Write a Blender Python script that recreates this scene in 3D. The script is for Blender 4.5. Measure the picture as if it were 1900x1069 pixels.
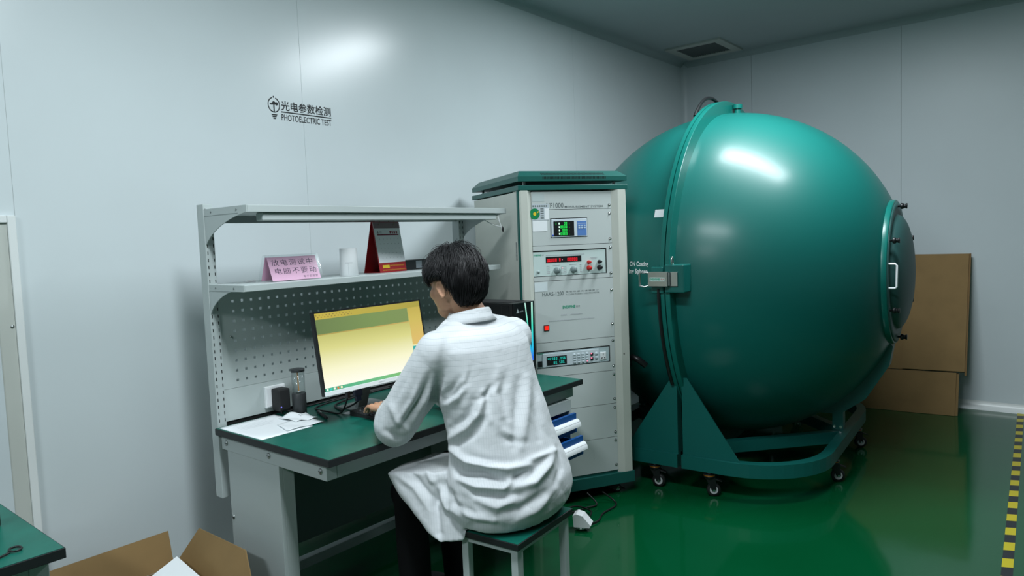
import bpy, bmesh, math, random
from mathutils import Vector, Matrix, Quaternion
from math import sin, cos, pi, radians, sqrt

for o in list(bpy.data.objects):
    bpy.data.objects.remove(o)
scene = bpy.context.scene
C = scene.collection
random.seed(7)

# ------------------------------------------------------------------ camera
CAM_H = 1.45
yaw, pit, rol, FPX = 0.68877526, 0.07017692, 0.03830178, 1301.82
fw = Vector((cos(yaw), sin(yaw), 0)); rt = Vector((sin(yaw), -cos(yaw), 0)); dn = Vector((0, 0, -1))
f2 = cos(pit) * fw + sin(pit) * dn; d2 = cos(pit) * dn - sin(pit) * fw
r3 = cos(rol) * rt + sin(rol) * d2; d3 = cos(rol) * d2 - sin(rol) * rt
cam = bpy.data.cameras.new('camera')
cam.sensor_width = 36; cam.lens = FPX / 1900 * 36; cam.clip_start = 0.05; cam.clip_end = 60
camo = bpy.data.objects.new('camera', cam); C.objects.link(camo)
camo.matrix_world = Matrix(((r3.x, -d3.x, -f2.x, 0), (r3.y, -d3.y, -f2.y, 0), (r3.z, -d3.z, -f2.z, CAM_H), (0, 0, 0, 1)))
scene.camera = camo

# ------------------------------------------------------------------ world, exposure
w = bpy.data.worlds.new('world'); scene.world = w; w.use_nodes = True
w.node_tree.nodes['Background'].inputs[0].default_value = (0.5, 0.6, 0.62, 1)
w.node_tree.nodes['Background'].inputs[1].default_value = 0.02
vs = scene.view_settings
vs.view_transform = 'Standard'; vs.look = 'None'; vs.gamma = 1.0; vs.use_curve_mapping = False
vs.exposure = 0.0
LAMP_COL = (0.875, 0.95, 1.0)
LAMP_W = 71.0
LAMPS = [(3.78, 1.05), (1.02, 1.05), (-1.74, 1.05)]

# room
XB, YW, ZC, XF, YR = 6.415, 3.044, 3.068, -5.0, -5.0

# ------------------------------------------------------------------ helpers
class MB:
    """collects shapes; build() links them as one mesh object"""
    def __init__(self):
        self.v = []; self.f = []; self.mi = []; self.sm = []; self.cur = 0
    def add(self, vs_, fs_, smooth=False):
        b = len(self.v)
        self.v += [tuple(x) for x in vs_]
        for q in fs_:
            self.f.append(tuple(b + i for i in q)); self.mi.append(self.cur); self.sm.append(smooth)
        return self
    def box(self, x0, x1, y0, y1, z0, z1, bev=0.0):
        if bev > 0:
            bm = bmesh.new(); bmesh.ops.create_cube(bm, size=1)
            for v in bm.verts:
                v.co = Vector(((x0 + x1) / 2 + v.co.x * (x1 - x0), (y0 + y1) / 2 + v.co.y * (y1 - y0), (z0 + z1) / 2 + v.co.z * (z1 - z0)))
            bmesh.ops.bevel(bm, geom=bm.edges[:], offset=bev, segments=2, profile=0.5, affect='EDGES')
            bm.verts.index_update()
            self.add([v.co for v in bm.verts], [[v.index for v in f.verts] for f in bm.faces]); bm.free()
            return self
        p = [(x0, y0, z0), (x1, y0, z0), (x1, y1, z0), (x0, y1, z0), (x0, y0, z1), (x1, y0, z1), (x1, y1, z1), (x0, y1, z1)]
        return self.add(p, [(0, 3, 2, 1), (4, 5, 6, 7), (0, 1, 5, 4), (1, 2, 6, 5), (2, 3, 7, 6), (3, 0, 4, 7)])
    def hexa(self, p):
        return self.add(p, [(0, 3, 2, 1), (4, 5, 6, 7), (0, 1, 5, 4), (1, 2, 6, 5), (2, 3, 7, 6), (3, 0, 4, 7)])
    def prism(self, pts, axis, a, b):
        """extrude 2D polygon; axis 'x': pts=(y,z); 'y': pts=(x,z); 'z': pts=(x,y)"""
        n = len(pts)
        def mk(p, t):
            return {'x': (t, p[0], p[1]), 'y': (p[0], t, p[1]), 'z': (p[0], p[1], t)}[axis]
        vs_ = [mk(p, a) for p in pts] + [mk(p, b) for p in pts]
        fs_ = [tuple(range(n))[::-1], tuple(range(n, 2 * n))]
        fs_ += [(i, (i + 1) % n, n + (i + 1) % n, n + i) for i in range(n)]
        return self.add(vs_, fs_)
    def tube(self, pts, r, seg=8, cap=True, smooth=True, squash=1.0):
        pts = [Vector(p) for p in pts]; n = len(pts)
        rr = r if isinstance(r, (list, tuple)) else [r] * n
        vs_ = []; prev = None
        for i, p in enumerate(pts):
            t = (pts[min(i + 1, n - 1)] - pts[max(i - 1, 0)])
            if t.length < 1e-9: t = Vector((0, 0, 1))
            t.normalize()
            if prev is None:
                a = t.orthogonal().normalized()
            else:
                a = (prev - t * prev.dot(t))
                a = a.normalized() if a.length > 1e-6 else t.orthogonal().normalized()
            prev = a; b_ = t.cross(a)
            for k in range(seg):
                an = 2 * pi * k / seg
                vs_.append(p + rr[i] * (cos(an) * a + squash * sin(an) * b_))
        fs_ = []
        for i in range(n - 1):
            for k in range(seg):
                k2 = (k + 1) % seg
                fs_.append((i * seg + k, i * seg + k2, (i + 1) * seg + k2, (i + 1) * seg + k))
        self.add(vs_, fs_, smooth)
        if cap:
            self.add(vs_[:seg], [tuple(range(seg))[::-1]]); self.add(vs_[-seg:], [tuple(range(seg))])
        return self
    def cyl(self, a, b, r, seg=20, r2=None):
        return self.tube([a, b], [r, r if r2 is None else r2], seg)
    def lathe(self, prof, seg=48, axis='z', at=(0, 0, 0), smooth=True):
        """profile of (radius, height)"""
        vs_ = []; at = Vector(at)
        for (r, h) in prof:
            for k in range(seg):
                an = 2 * pi * k / seg
                c, s = r * cos(an), r * sin(an)
                p = {'z': (c, s, h), 'x': (h, c, s), 'y': (s, h, c)}[axis]
                vs_.append(at + Vector(p))
        fs_ = []
        for i in range(len(prof) - 1):
            for k in range(seg):
                k2 = (k + 1) % seg
                fs_.append((i * seg + k, i * seg + k2, (i + 1) * seg + k2, (i + 1) * seg + k))
        return self.add(vs_, fs_, smooth)
    def quad(self, a, b, c, d):
        return self.add([a, b, c, d], [(0, 1, 2, 3)])
    def build(self, name, mat, parent=None, world=False, autosmooth=None):
        me = bpy.data.meshes.new(name)
        me.from_pydata(self.v, [], self.f)
        mats = mat if isinstance(mat, (list, tuple)) else [mat]
        for m_ in mats: me.materials.append(m_)
        for p, mi, sm in zip(me.polygons, self.mi, self.sm):
            p.material_index = mi; p.use_smooth = sm
        me.update()
        return link(name, me, parent, world)

def link(name, me, parent=None, world=False):
    o = bpy.data.objects.new(name, me); C.objects.link(o)
    if parent is not None:
        o.parent = parent
        if world:
            o.matrix_parent_inverse = root_matrix(parent).inverted()
    return o

def root_matrix(o):
    m = o.matrix_basis.copy()
    if o.parent is not None:
        m = root_matrix(o.parent) @ o.matrix_parent_inverse @ m
    return m

def fix_normals(o):
    bm = bmesh.new(); bm.from_mesh(o.data); bmesh.ops.recalc_face_normals(bm, faces=bm.faces[:]); bm.to_mesh(o.data); bm.free()
    return o

def tag(o, label, cat, group=None):
    o['label'] = label; o['category'] = cat
    if group: o['group'] = group
    return o

def thing(name, label, cat, loc=(0, 0, 0), rz=0.0, group=None):
    o = bpy.data.objects.new(name, None); C.objects.link(o)
    o.empty_display_size = 0.1
    o.location = loc; o.rotation_euler = (0, 0, rz)
    return tag(o, label, cat, group)

def struct(o, label=None):
    o['kind'] = 'structure'
    if label: o['label'] = label
    return o

MATS = {}
def srgb(r, g, b):
    def c(x):
        x /= 255.0
        return x / 12.92 if x <= 0.04045 else ((x + 0.055) / 1.055) ** 2.4
    return (c(r), c(g), c(b))

def mat(name, col, rough=0.5, metal=0.0, spec=0.5, noise=0.0, nscale=30.0, bump=0.0, bscale=200.0, emit=None, estr=0.0, coat=0.0, trans=0.0, ior=1.45, alpha=1.0, bdist=0.002):
    if name in MATS: return MATS[name]
    m = bpy.data.materials.new(name); m.use_nodes = True
    nt = m.node_tree; b = nt.nodes['Principled BSDF']
    b.inputs['Base Color'].default_value = (*col, 1); b.inputs['Roughness'].default_value = rough
    b.inputs['Metallic'].default_value = metal; b.inputs['Specular IOR Level'].default_value = spec
    b.inputs['Coat Weight'].default_value = coat; b.inputs['Transmission Weight'].default_value = trans
    b.inputs['IOR'].default_value = ior; b.inputs['Alpha'].default_value = alpha
    if emit:
        b.inputs['Emission Color'].default_value = (*emit, 1); b.inputs['Emission Strength'].default_value = estr
    tc = nt.nodes.new('ShaderNodeTexCoord')
    b.inputs['Coat Roughness'].default_value = 0.25
    if noise > 0:
        n = nt.nodes.new('ShaderNodeTexNoise'); n.inputs['Scale'].default_value = nscale; n.inputs['Detail'].default_value = 5
        nt.links.new(tc.outputs['Object'], n.inputs['Vector'])
        r = nt.nodes.new('ShaderNodeValToRGB')
        r.color_ramp.elements[0].position = 0.3; r.color_ramp.elements[1].position = 0.7
        r.color_ramp.elements[0].color = (*[max(0, c * (1 - noise)) for c in col], 1)
        r.color_ramp.elements[1].color = (*[min(1, c * (1 + noise)) for c in col], 1)
        nt.links.new(n.outputs['Fac'], r.inputs['Fac']); nt.links.new(r.outputs['Color'], b.inputs['Base Color'])
    if bump > 0:
        n = nt.nodes.new('ShaderNodeTexNoise'); n.inputs['Scale'].default_value = bscale; n.inputs['Detail'].default_value = 3
        nt.links.new(tc.outputs['Object'], n.inputs['Vector'])
        bp = nt.nodes.new('ShaderNodeBump'); bp.inputs['Strength'].default_value = bump; bp.inputs['Distance'].default_value = bdist
        nt.links.new(n.outputs['Fac'], bp.inputs['Height']); nt.links.new(bp.outputs['Normal'], b.inputs['Normal'])
    MATS[name] = m
    return m

def text_mesh(body, width=None, height=None, size=1.0, align='CENTER', bold=0.0, spacing=1.0):
    cu = bpy.data.curves.new('lettering', 'FONT'); cu.body = body; cu.size = size
    cu.space_character = spacing; cu.offset = bold; cu.fill_mode = 'FRONT'; cu.resolution_u = 3
    o = bpy.data.objects.new('lettering', cu); C.objects.link(o)
    dg = bpy.context.evaluated_depsgraph_get(); dg.update()
    me = bpy.data.meshes.new_from_object(o.evaluated_get(dg))
    bpy.data.objects.remove(o); bpy.data.curves.remove(cu)
    if len(me.vertices):
        xs = [v.co.x for v in me.vertices]; ys = [v.co.y for v in me.vertices]
        x0, x1, y0, y1 = min(xs), max(xs), min(ys), max(ys)
        sx = width / max(x1 - x0, 1e-6) if width else None
        sy = height / max(y1 - y0, 1e-6) if height else None
        if sx is None: sx = sy or 1.0
        if sy is None: sy = sx
        ox = {'CENTER': (x0 + x1) / 2, 'LEFT': x0, 'RIGHT': x1}[align]
        for v in me.vertices:
            v.co = Vector(((v.co.x - ox) * sx, (v.co.y - (y0 + y1) / 2) * sy, 0))
    return me

def text(name, body, m, parent, M, width=None, height=None, align='CENTER', bold=0.0, spacing=1.0):
    """lettering laid in the plane of matrix M (local x right, y up, z outwards)"""
    me = text_mesh(body, width, height, 1.0, align, bold, spacing)
    me.transform(M); me.materials.append(m); me.name = name
    return link(name, me, parent)

def front(x, y, z, tilt=0.0):
    """matrix for print on a face that looks to local -y"""
    return Matrix.Translation((x, y, z)) @ Matrix.Rotation(pi / 2 - tilt, 4, 'X')

SEG = {'0': 'abcdef', '1': 'bc', '2': 'abged', '3': 'abgcd', '4': 'fgbc', '5': 'afgcd', '6': 'afgedc', '7': 'abc', '8': 'abcdefg', '9': 'abcdfg', '-': 'g'}
def sevenseg(mb, s, x, z, h, y, pitch=None):
    w_ = h * 0.46; t = h * 0.115; pitch = pitch or h * 0.72
    for ch in s:
        if ch == '.':
            mb.box(x - pitch * 0.22, x - pitch * 0.22 + t, y - .0006, y, z, z + t); continue
        for sg in SEG.get(ch, ''):
            a = {'a': (0, w_, h - t, h), 'g': (0, w_, (h - t) / 2, (h + t) / 2), 'd': (0, w_, 0, t), 'f': (0, t, h / 2, h), 'e': (0, t, 0, h / 2), 'b': (w_ - t, w_, h / 2, h), 'c': (w_ - t, w_, 0, h / 2)}[sg]
            mb.box(x + a[0], x + a[1], y - .0006, y, z + a[2] + t * .08, z + a[3] - t * .08)
        x += pitch
    return x

# ------------------------------------------------------------------ materials
m_wall = mat('painted steel wall panel', (0.63, 0.70, 0.715), 0.24, spec=0.5, noise=0.02, nscale=2.0, bump=0.02, bscale=3.0, bdist=0.02)
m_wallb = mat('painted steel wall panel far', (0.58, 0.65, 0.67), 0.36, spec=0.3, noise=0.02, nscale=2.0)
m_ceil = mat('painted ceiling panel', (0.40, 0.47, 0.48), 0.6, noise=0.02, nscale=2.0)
m_trim = mat('white aluminium trim', (0.74, 0.78, 0.77), 0.3, spec=0.5)
m_trim2 = mat('warm grey frame', (0.50, 0.53, 0.49), 0.45)
m_seam = mat('dark joint', (0.16, 0.20, 0.20), 0.8)
m_seaml = mat('sealed joint', (0.50, 0.55, 0.555), 0.5)
m_grey = mat('light grey powder coat', (0.43, 0.485, 0.48), 0.42, bump=0.03, bscale=600)
m_greyp = mat('pegboard grey powder coat', (0.47, 0.53, 0.52), 0.45, bump=0.03, bscale=600)
m_mat_green = mat('green rubber mat', (0.005, 0.105, 0.076), 0.36, spec=0.25, noise=0.12, nscale=14, bump=0.04, bscale=300)
m_black_edge = mat('black rubber edge', (0.010, 0.013, 0.014), 0.5)
m_black = mat('black plastic', (0.010, 0.011, 0.012), 0.35)
m_black_m = mat('matte black plastic', (0.014, 0.015, 0.016), 0.6)
m_dark = mat('dark hollow', (0.008, 0.010, 0.010), 0.9)
m_chrome = mat('chrome', (0.75, 0.77, 0.77), 0.18, metal=1.0)
m_steel = mat('brushed steel', (0.52, 0.54, 0.54), 0.32, metal=1.0)
m_bolt = mat('zinc bolt', (0.42, 0.45, 0.44), 0.4, metal=1.0)
m_sphere = mat('teal enamel', (0.004, 0.122, 0.105), 0.46, spec=0.32, coat=0.34, bump=0.012, bscale=6.0, bdist=0.02)
m_spheref = mat('teal enamel flange', (0.005, 0.135, 0.112), 0.3, spec=0.5)
m_frame = mat('teal frame paint', (0.006, 0.112, 0.098), 0.35)
m_port = mat('grey teal cover', (0.030, 0.10, 0.095), 0.5)
m_rack = mat('beige rack paint', (0.56, 0.585, 0.53), 0.45, noise=0.02, nscale=10, bump=0.03, bscale=500)
m_panel = mat('pale rack panel', (0.52, 0.57, 0.56), 0.42, bump=0.02, bscale=500)
m_inst = mat('instrument face', (0.56, 0.68, 0.66), 0.4)
m_rackgreen = mat('dark green rack paint', (0.010, 0.10, 0.085), 0.4, bump=0.04, bscale=500)
m_white = mat('white plastic', (0.80, 0.83, 0.84), 0.4)
m_paper = mat('white paper', (0.80, 0.84, 0.86), 0.7)
m_ink = mat('black ink', (0.012, 0.016, 0.018), 0.6)
m_inkgrey = mat('grey print', (0.14, 0.17, 0.17), 0.6)
m_inkfaint = mat('faint print', (0.45, 0.48, 0.50), 0.7)
m_logo = mat('green print', (0.0, 0.30, 0.17), 0.5)
m_card = mat('corrugated cardboard', (0.25, 0.158, 0.062), 0.8, noise=0.06, nscale=9, bump=0.05, bscale=90)
m_cardedge = mat('cardboard edge', (0.20, 0.12, 0.05), 0.9)
m_red = mat('red plastic', (0.55, 0.02, 0.015), 0.35)
m_blue = mat('blue drawer paint', (0.005, 0.07, 0.26), 0.4)
m_handle = mat('white drawer handle', (0.80, 0.84, 0.86), 0.3)
m_pink = mat('pink card', (0.86, 0.50, 0.68), 0.6)
m_calred = mat('red calendar board', (0.36, 0.012, 0.018), 0.45)
m_yellow = mat('yellow print', (0.78, 0.55, 0.03), 0.5)
m_cable = mat('black cable', (0.008, 0.009, 0.009), 0.45)
m_orange = mat('orange ring', (0.65, 0.23, 0.01), 0.5)
m_rubber = mat('caster rubber', (0.012, 0.013, 0.013), 0.5)
def glass_mat():
    m = bpy.data.materials.new('clear acrylic'); m.use_nodes = True; nt = m.node_tree; nt.nodes.clear()
    o = nt.nodes.new('ShaderNodeOutputMaterial'); t_ = nt.nodes.new('ShaderNodeBsdfTransparent'); g_ = nt.nodes.new('ShaderNodeBsdfGlossy')
    t_.inputs[0].default_value = (.97, .985, .985, 1); g_.inputs['Roughness'].default_value = .08
    lw = nt.nodes.new('ShaderNodeLayerWeight'); lw.inputs[0].default_value = .5
    pw_ = nt.nodes.new('ShaderNodeMath'); pw_.operation = 'POWER'; pw_.inputs[1].default_value = 3.0; nt.links.new(lw.outputs['Facing'], pw_.inputs[0])
    f_ = nt.nodes.new('ShaderNodeMath'); f_.operation = 'MULTIPLY_ADD'; f_.inputs[1].default_value = .55; f_.inputs[2].default_value = .04; nt.links.new(pw_.outputs[0], f_.inputs[0])
    x = nt.nodes.new('ShaderNodeMixShader')
    nt.links.new(f_.outputs[0], x.inputs[0]); nt.links.new(t_.outputs[0], x.inputs[1]); nt.links.new(g_.outputs[0], x.inputs[2]); nt.links.new(x.outputs[0], o.inputs[0])
    return m
m_glass = glass_mat()
m_tumb = mat('charcoal tumbler', (0.035, 0.04, 0.042), 0.4)
m_lcdgreen = mat('green digits', (0, 0.05, 0), 0.5, emit=(0.02, 1.0, 0.12), estr=1.1)
m_ledred = mat('red digits', (0.05, 0, 0), 0.5, emit=(1.0, 0.015, 0.03), estr=1.2)
m_vfd = mat('cyan digits', (0, 0.05, 0.05), 0.5, emit=(0.03, 0.75, 0.62), estr=0.8)
m_redlamp = mat('red lamp', (0.3, 0, 0), 0.4, emit=(1.0, 0.03, 0.015), estr=0.8)
m_pinklamp = mat('pink lamp', (0.3, 0, 0), 0.4, emit=(1.0, 0.25, 0.4), estr=1.1)
m_whitelamp = mat('white lamp', (0.3, 0.3, 0.3), 0.4, emit=(0.6, 1.0, 0.75), estr=1.2)

# floor: glossy green epoxy
def floor_mat():
    m = bpy.data.materials.new('green epoxy floor'); m.use_nodes = True
    nt = m.node_tree; b = nt.nodes['Principled BSDF']
    tc = nt.nodes.new('ShaderNodeTexCoord')
    n = nt.nodes.new('ShaderNodeTexNoise'); n.inputs['Scale'].default_value = 1.3; n.inputs['Detail'].default_value = 6
    nt.links.new(tc.outputs['Object'], n.inputs['Vector'])
    r = nt.nodes.new('ShaderNodeValToRGB')
    r.color_ramp.elements[0].position = 0.35; r.color_ramp.elements[1].position = 0.7
    r.color_ramp.elements[0].color = (0.0008, 0.064, 0.019, 1); r.color_ramp.elements[1].color = (0.001, 0.076, 0.025, 1)
    nt.links.new(n.outputs['Fac'], r.inputs['Fac']); nt.links.new(r.outputs['Color'], b.inputs['Base Color'])
    b.inputs['Roughness'].default_value = 0.10; b.inputs['Specular IOR Level'].default_value = 0.45
    n2 = nt.nodes.new('ShaderNodeTexNoise'); n2.inputs['Scale'].default_value = 2.2; n2.inputs['Detail'].default_value = 2
    nt.links.new(tc.outputs['Object'], n2.inputs['Vector'])
    bp = nt.nodes.new('ShaderNodeBump'); bp.inputs['Strength'].default_value = 0.08; bp.inputs['Distance'].default_value = 0.02
    nt.links.new(n2.outputs['Fac'], bp.inputs['Height']); nt.links.new(bp.outputs['Normal'], b.inputs['Normal'])
    return m
m_floor = floor_mat()

def stripe_mat():
    m = bpy.data.materials.new('yellow black stripes'); m.use_nodes = True
    nt = m.node_tree; b = nt.nodes['Principled BSDF']
    tc = nt.nodes.new('ShaderNodeTexCoord'); sp = nt.nodes.new('ShaderNodeSeparateXYZ')
    nt.links.new(tc.outputs['Object'], sp.inputs[0])
    def math_(op, a, bb):
        x = nt.nodes.new('ShaderNodeMath'); x.operation = op
        for i, q in enumerate((a, bb)):
            if isinstance(q, (int, float)): x.inputs[i].default_value = q
            else: nt.links.new(q, x.inputs[i])
        return x.outputs[0]
    t = math_('ADD', sp.outputs[0], math_('MULTIPLY', sp.outputs[1], 0.35))
    fr = math_('FRACT', math_('DIVIDE', t, 0.188), 0)
    st = math_('GREATER_THAN', fr, 0.5)
    mx = nt.nodes.new('ShaderNodeMix'); mx.data_type = 'RGBA'
    nt.links.new(st, mx.inputs['Factor'])
    mx.inputs['A'].default_value = (0.012, 0.014, 0.018, 1); mx.inputs['B'].default_value = (0.50, 0.42, 0.01, 1)
    nt.links.new(mx.outputs['Result'], b.inputs['Base Color']); b.inputs['Roughness'].default_value = 0.45
    return m

# ------------------------------------------------------------------ room shell
fl = struct(MB().box(XF, XB + .1, YR, YW + .1, -0.1, 0).build('floor', m_floor), 'glossy green epoxy floor')
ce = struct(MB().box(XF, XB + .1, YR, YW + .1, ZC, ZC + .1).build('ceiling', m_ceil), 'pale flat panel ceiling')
# wall with sign: separate steel panels with real joints
wl = bpy.data.objects.new('wall_left', None); C.objects.link(wl); struct(wl, 'pale blue-grey steel panel wall with the black sign')
seams = [XF, -3.97, -2.76, -1.55, -0.34, 0.848, 2.108, 4.527, XB]
for a, b_ in zip(seams[:-1], seams[1:]):
    MB().box(a + .0009, b_ - .0009, YW, YW + .1, 0, ZC).build('wall_panel', m_wall, wl)
MB().box(XF, XB, YW + .0015, YW + .09, 0, ZC).build('joint_backing', m_seaml, wl)
wb = bpy.data.objects.new('wall_back', None); C.objects.link(wb); struct(wb, 'pale grey steel panel wall behind the sphere')
seamy = [YR, -3.65, -2.45, -1.25, -0.03, 1.175, 2.38, YW]
for a, b_ in zip(seamy[:-1], seamy[1:]):
    MB().box(XB, XB + .1, a + .0014, b_ - .0014, 0, ZC).build('wall_panel', m_wallb, wb)
MB().box(XB + .004, XB + .09, YR, YW, 0, ZC).build('joint_backing', m_seam, wb)
struct(MB().box(XF - .1, XF, YR, YW + .1, 0, ZC).build('wall_front', m_wallb), 'pale wall behind the camera')
struct(MB().box(XF, XB + .1, YR - .1, YR, 0, ZC).build('wall_right', m_wallb), 'pale wall to the right, out of view')
# cove trims (quarter round)
def cove(sx, sz, r):
    """concave quarter fillet polygon, corner at 0,0, reaching r along each axis"""
    p = [(0, 0), (sx * r, 0)]
    for k in range(1, 8):
        a = pi / 2 * k / 8
        p.append((sx * (r - r * sin(a)), sz * (r - r * cos(a))))
    p.append((0, sz * r))
    return p
t = MB().prism([(XB - .0 + x, YW + y) for x, y in cove(-1, -1, .045)], 'z', 0, ZC).build('trim_1', m_wallb); struct(fix_normals(t), 'vertical cove trim in the wall corner')
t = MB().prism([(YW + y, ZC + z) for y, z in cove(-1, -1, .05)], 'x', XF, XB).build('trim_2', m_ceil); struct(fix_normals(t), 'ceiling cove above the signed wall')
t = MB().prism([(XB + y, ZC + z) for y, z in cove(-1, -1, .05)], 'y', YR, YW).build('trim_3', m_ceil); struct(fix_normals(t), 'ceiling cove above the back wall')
t = MB().prism([(XB + y, z) for y, z in cove(-1, 1, .06)], 'y', YR, YW).build('baseboard_back', m_trim); struct(fix_normals(t), 'white cove baseboard of the back wall')
t = MB().prism([(YW + y, z) for y, z in cove(-1, 1, .06)], 'x', XF, XB).build('baseboard_left', m_trim); struct(fix_normals(t), 'white cove baseboard of the signed wall')

# hatch door with frame at the far left of the signed wall
dr = bpy.data.objects.new('door_1', None); C.objects.link(dr); struct(dr, 'pale hatch door with aluminium frame at the left edge')
MB().box(.818, .845, YW - .018, YW, .02, 1.604, .003).build('door_frame', m_trim, dr)
MB().box(-.1, .8175, YW - .018, YW, 1.577, 1.604, .003).build('door_frame', m_trim, dr)
MB().box(.766, .8175, YW - .008, YW, .02, 1.5765).build('door_stile', m_trim2, dr)
MB().box(-.1, .7655, YW - .012, YW, .02, 1.5765, .002).build('door_leaf', m_wallb, dr)
MB().lathe([(0, -.004), (.006, -.003), (.006, 0)], 12, 'y', (.808, YW - .008, 1.2)).build('screw', m_bolt, dr)

# ceiling vent
vt = thing('ceiling_vent', 'square louvred air vent in the ceiling above the sphere', 'vent', (6.05, 2.67, ZC))
vx0, vx1, vy0, vy1 = 5.875, 6.23, 2.49, 2.85
f_ = MB()
f_.box(vx0 - .075, vx0, vy0 - .075, vy1 + .075, ZC - .014, ZC); f_.box(vx1, vx1 + .075, vy0 - .075, vy1 + .075, ZC - .014, ZC)
f_.box(vx0, vx1, vy0 - .075, vy0, ZC - .014, ZC); f_.box(vx0, vx1, vy1, vy1 + .075, ZC - .014, ZC)
f_.build('frame', m_trim2, vt, True)
MB().box(vx0, vx1, vy0, vy1, ZC - .003, ZC - .001).build('duct', m_dark, vt, True)
sl = MB().box(-.0015, .0015, 0, 0, 0, 0)
sl = MB(); sl.prism([(-.006, 0), (.006, -.011), (.0075, -.010), (-.0045, .001)], 'x', vx0, vx1)
n_sl = 16
for k in range(n_sl):
    yy = vy0 + (k + .5) * (vy1 - vy0) / n_sl
    if k == 0:
        s0 = sl.build('louvre', mat('vent slat', (.10, .12, .12), .5), vt, True); sm_ = s0.data
        s0.matrix_parent_inverse = root_matrix(vt).inverted() @ Matrix.Translation((0, yy, ZC - .001))
    else:
        s1 = link('louvre', sm_, vt, True); s1.matrix_parent_inverse = root_matrix(vt).inverted() @ Matrix.Translation((0, yy, ZC - .001))

# ceiling light panels (seen mirrored in the sphere and the wall)
m_diff = mat('lit diffuser', (0.8, 0.8, 0.8), 0.5, emit=LAMP_COL, estr=3.0)
wherelab = ['above the sphere', 'above the desk', 'behind the camera']
for i, (lx, ly) in enumerate(LAMPS):
    lt = thing('ceiling_light', 'long recessed white light panel in the ceiling ' + wherelab[i], 'ceiling light', (lx, ly, ZC), 0, 'ceiling light panels')
    fr = MB(); a, b_ = .17, .62
    fr.box(-a, -a + .02, -b_, b_, -.012, 0); fr.box(a - .02, a, -b_, b_, -.012, 0); fr.box(-a + .02, a - .02, -b_, -b_ + .02, -.012, 0); fr.box(-a + .02, a - .02, b_ - .02, b_, -.012, 0)
    fr.build('frame', m_white, lt)
    MB().box(-a + .02, a - .02, -b_ + .02, b_ - .02, -.006, -.001).build('diffuser', m_diff, lt)
    ld = bpy.data.lights.new('ceiling_light', 'AREA'); ld.shape = 'RECTANGLE'; ld.size = .30; ld.size_y = 1.2
    ld.energy = LAMP_W;  ld.color = LAMP_COL
    lo = bpy.data.objects.new('lamp', ld); C.objects.link(lo); lo.location = (lx, ly, ZC - .016)

# hazard tape on floor
tp = MB(); L_ = 6.2
tp.box(0, L_, -.02, .02, 0, .0012)
tpo = tag(tp.build('floor_tape', stripe_mat()), 'yellow and black striped floor tape running to the back wall', 'tape')
ang = math.atan2(.371 - .237, 6.385 - 3.39)
tpo.location = (6.385 - L_ * cos(ang), .371 - L_ * sin(ang), 0.0002); tpo.rotation_euler = (0, 0, ang)

# wall sign
sg = thing('wall_sign', 'black light-bulb emblem and lettering stuck on the pale wall', 'sign', (1.915, YW, 2.06))
zt = YW - .0012
Mx = lambda x, z: front(x, zt, z)
text('chinese_lettering', '光电参数检测', m_ink, sg, Matrix.Translation((-1.915, -YW, -2.06)) @ Mx(2.130, 2.1385), width=.290, height=.047, bold=.012)
text('english_lettering', 'PHOTOELECTRIC TEST', m_ink, sg, Matrix.Translation((-1.915, -YW, -2.06)) @ Mx(2.130, 2.0825), width=.292, height=.030, bold=.008)
MB().box(1.984, 2.276, zt - .0004, zt, 2.1055, 2.1105).build('rule', m_ink, sg, True)
em = MB()
ex, ez, er = 1.946, 2.137, .033
for k in range(40):
    a0 = pi / 2 + .30 + k * (2 * pi - .60) / 40; a1 = pi / 2 + .30 + (k + 1) * (2 * pi - .60) / 40
    em.add([(ex + r * cos(a), zt, ez + r * sin(a) * 1.12) for a, r in ((a0, er), (a0, er - .0045), (a1, er - .0045), (a1, er))], [(0, 1, 2, 3)])
em.box(ex - .003, ex + .003, zt - .0003, zt, ez + .034, ez + .042)
em.box(ex - .003, ex + .003, zt - .0003, zt, ez - .034, ez + .004)
for dx, dz, rx, rz in ((0, .008, .009, .009), (.014, .006, .008, .008), (-.013, .003, .009, .004)):
    em.add([(ex + dx + rx * cos(2 * pi * k / 14), zt - .0002, ez + dz + rz * sin(2 * pi * k / 14)) for k in range(14)], [tuple(range(14))])
for k in range(3):
    hw = .017 - .004 * k
    em.add([(ex - hw, zt, ez - .0445 - k * .0085), (ex - hw + .004, zt, ez - .050 - k * .0085), (ex + hw - .004, zt, ez - .050 - k * .0085), (ex + hw, zt, ez - .0445 - k * .0085)], [(0, 1, 2, 3)])
em.build('bulb_emblem', m_ink, sg, True)

# ------------------------------------------------------------------ workbench with shelves
DX0, DX1, DY0, DY1, DZ = 1.341, 2.836, 1.907, 2.644, 0.75
wbn = thing('workbench', 'grey steel workbench with green mat top and two shelves', 'workbench', (DX0, DY0, 0))
P = lambda mb, n, m: mb.build(n, m, wbn, True)
P(MB().box(DX0, DX1, DY0, DY1, .724, .7492, .0015), 'tabletop', m_black_edge)
P(MB().box(DX0 + .003, DX1 - .003, DY0 + .003, DY1 - .003, .7485, .7503), 'mat', m_mat_green)
P(MB().box(1.405, 2.815, 1.953, 1.99, .664, .7235, .002), 'front_rail', m_grey)
sr = P(MB().box(1.362, 1.404, 1.953, 2.638, .664, .7235, .002), 'side_rail', m_grey)
P(MB().box(2.79, 2.815, 1.992, 2.638, .664, .7235, .002), 'side_rail', m_grey)
P(MB().box(1.405, 2.789, 2.60, 2.638, .664, .7235), 'rear_rail', m_grey)
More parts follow.
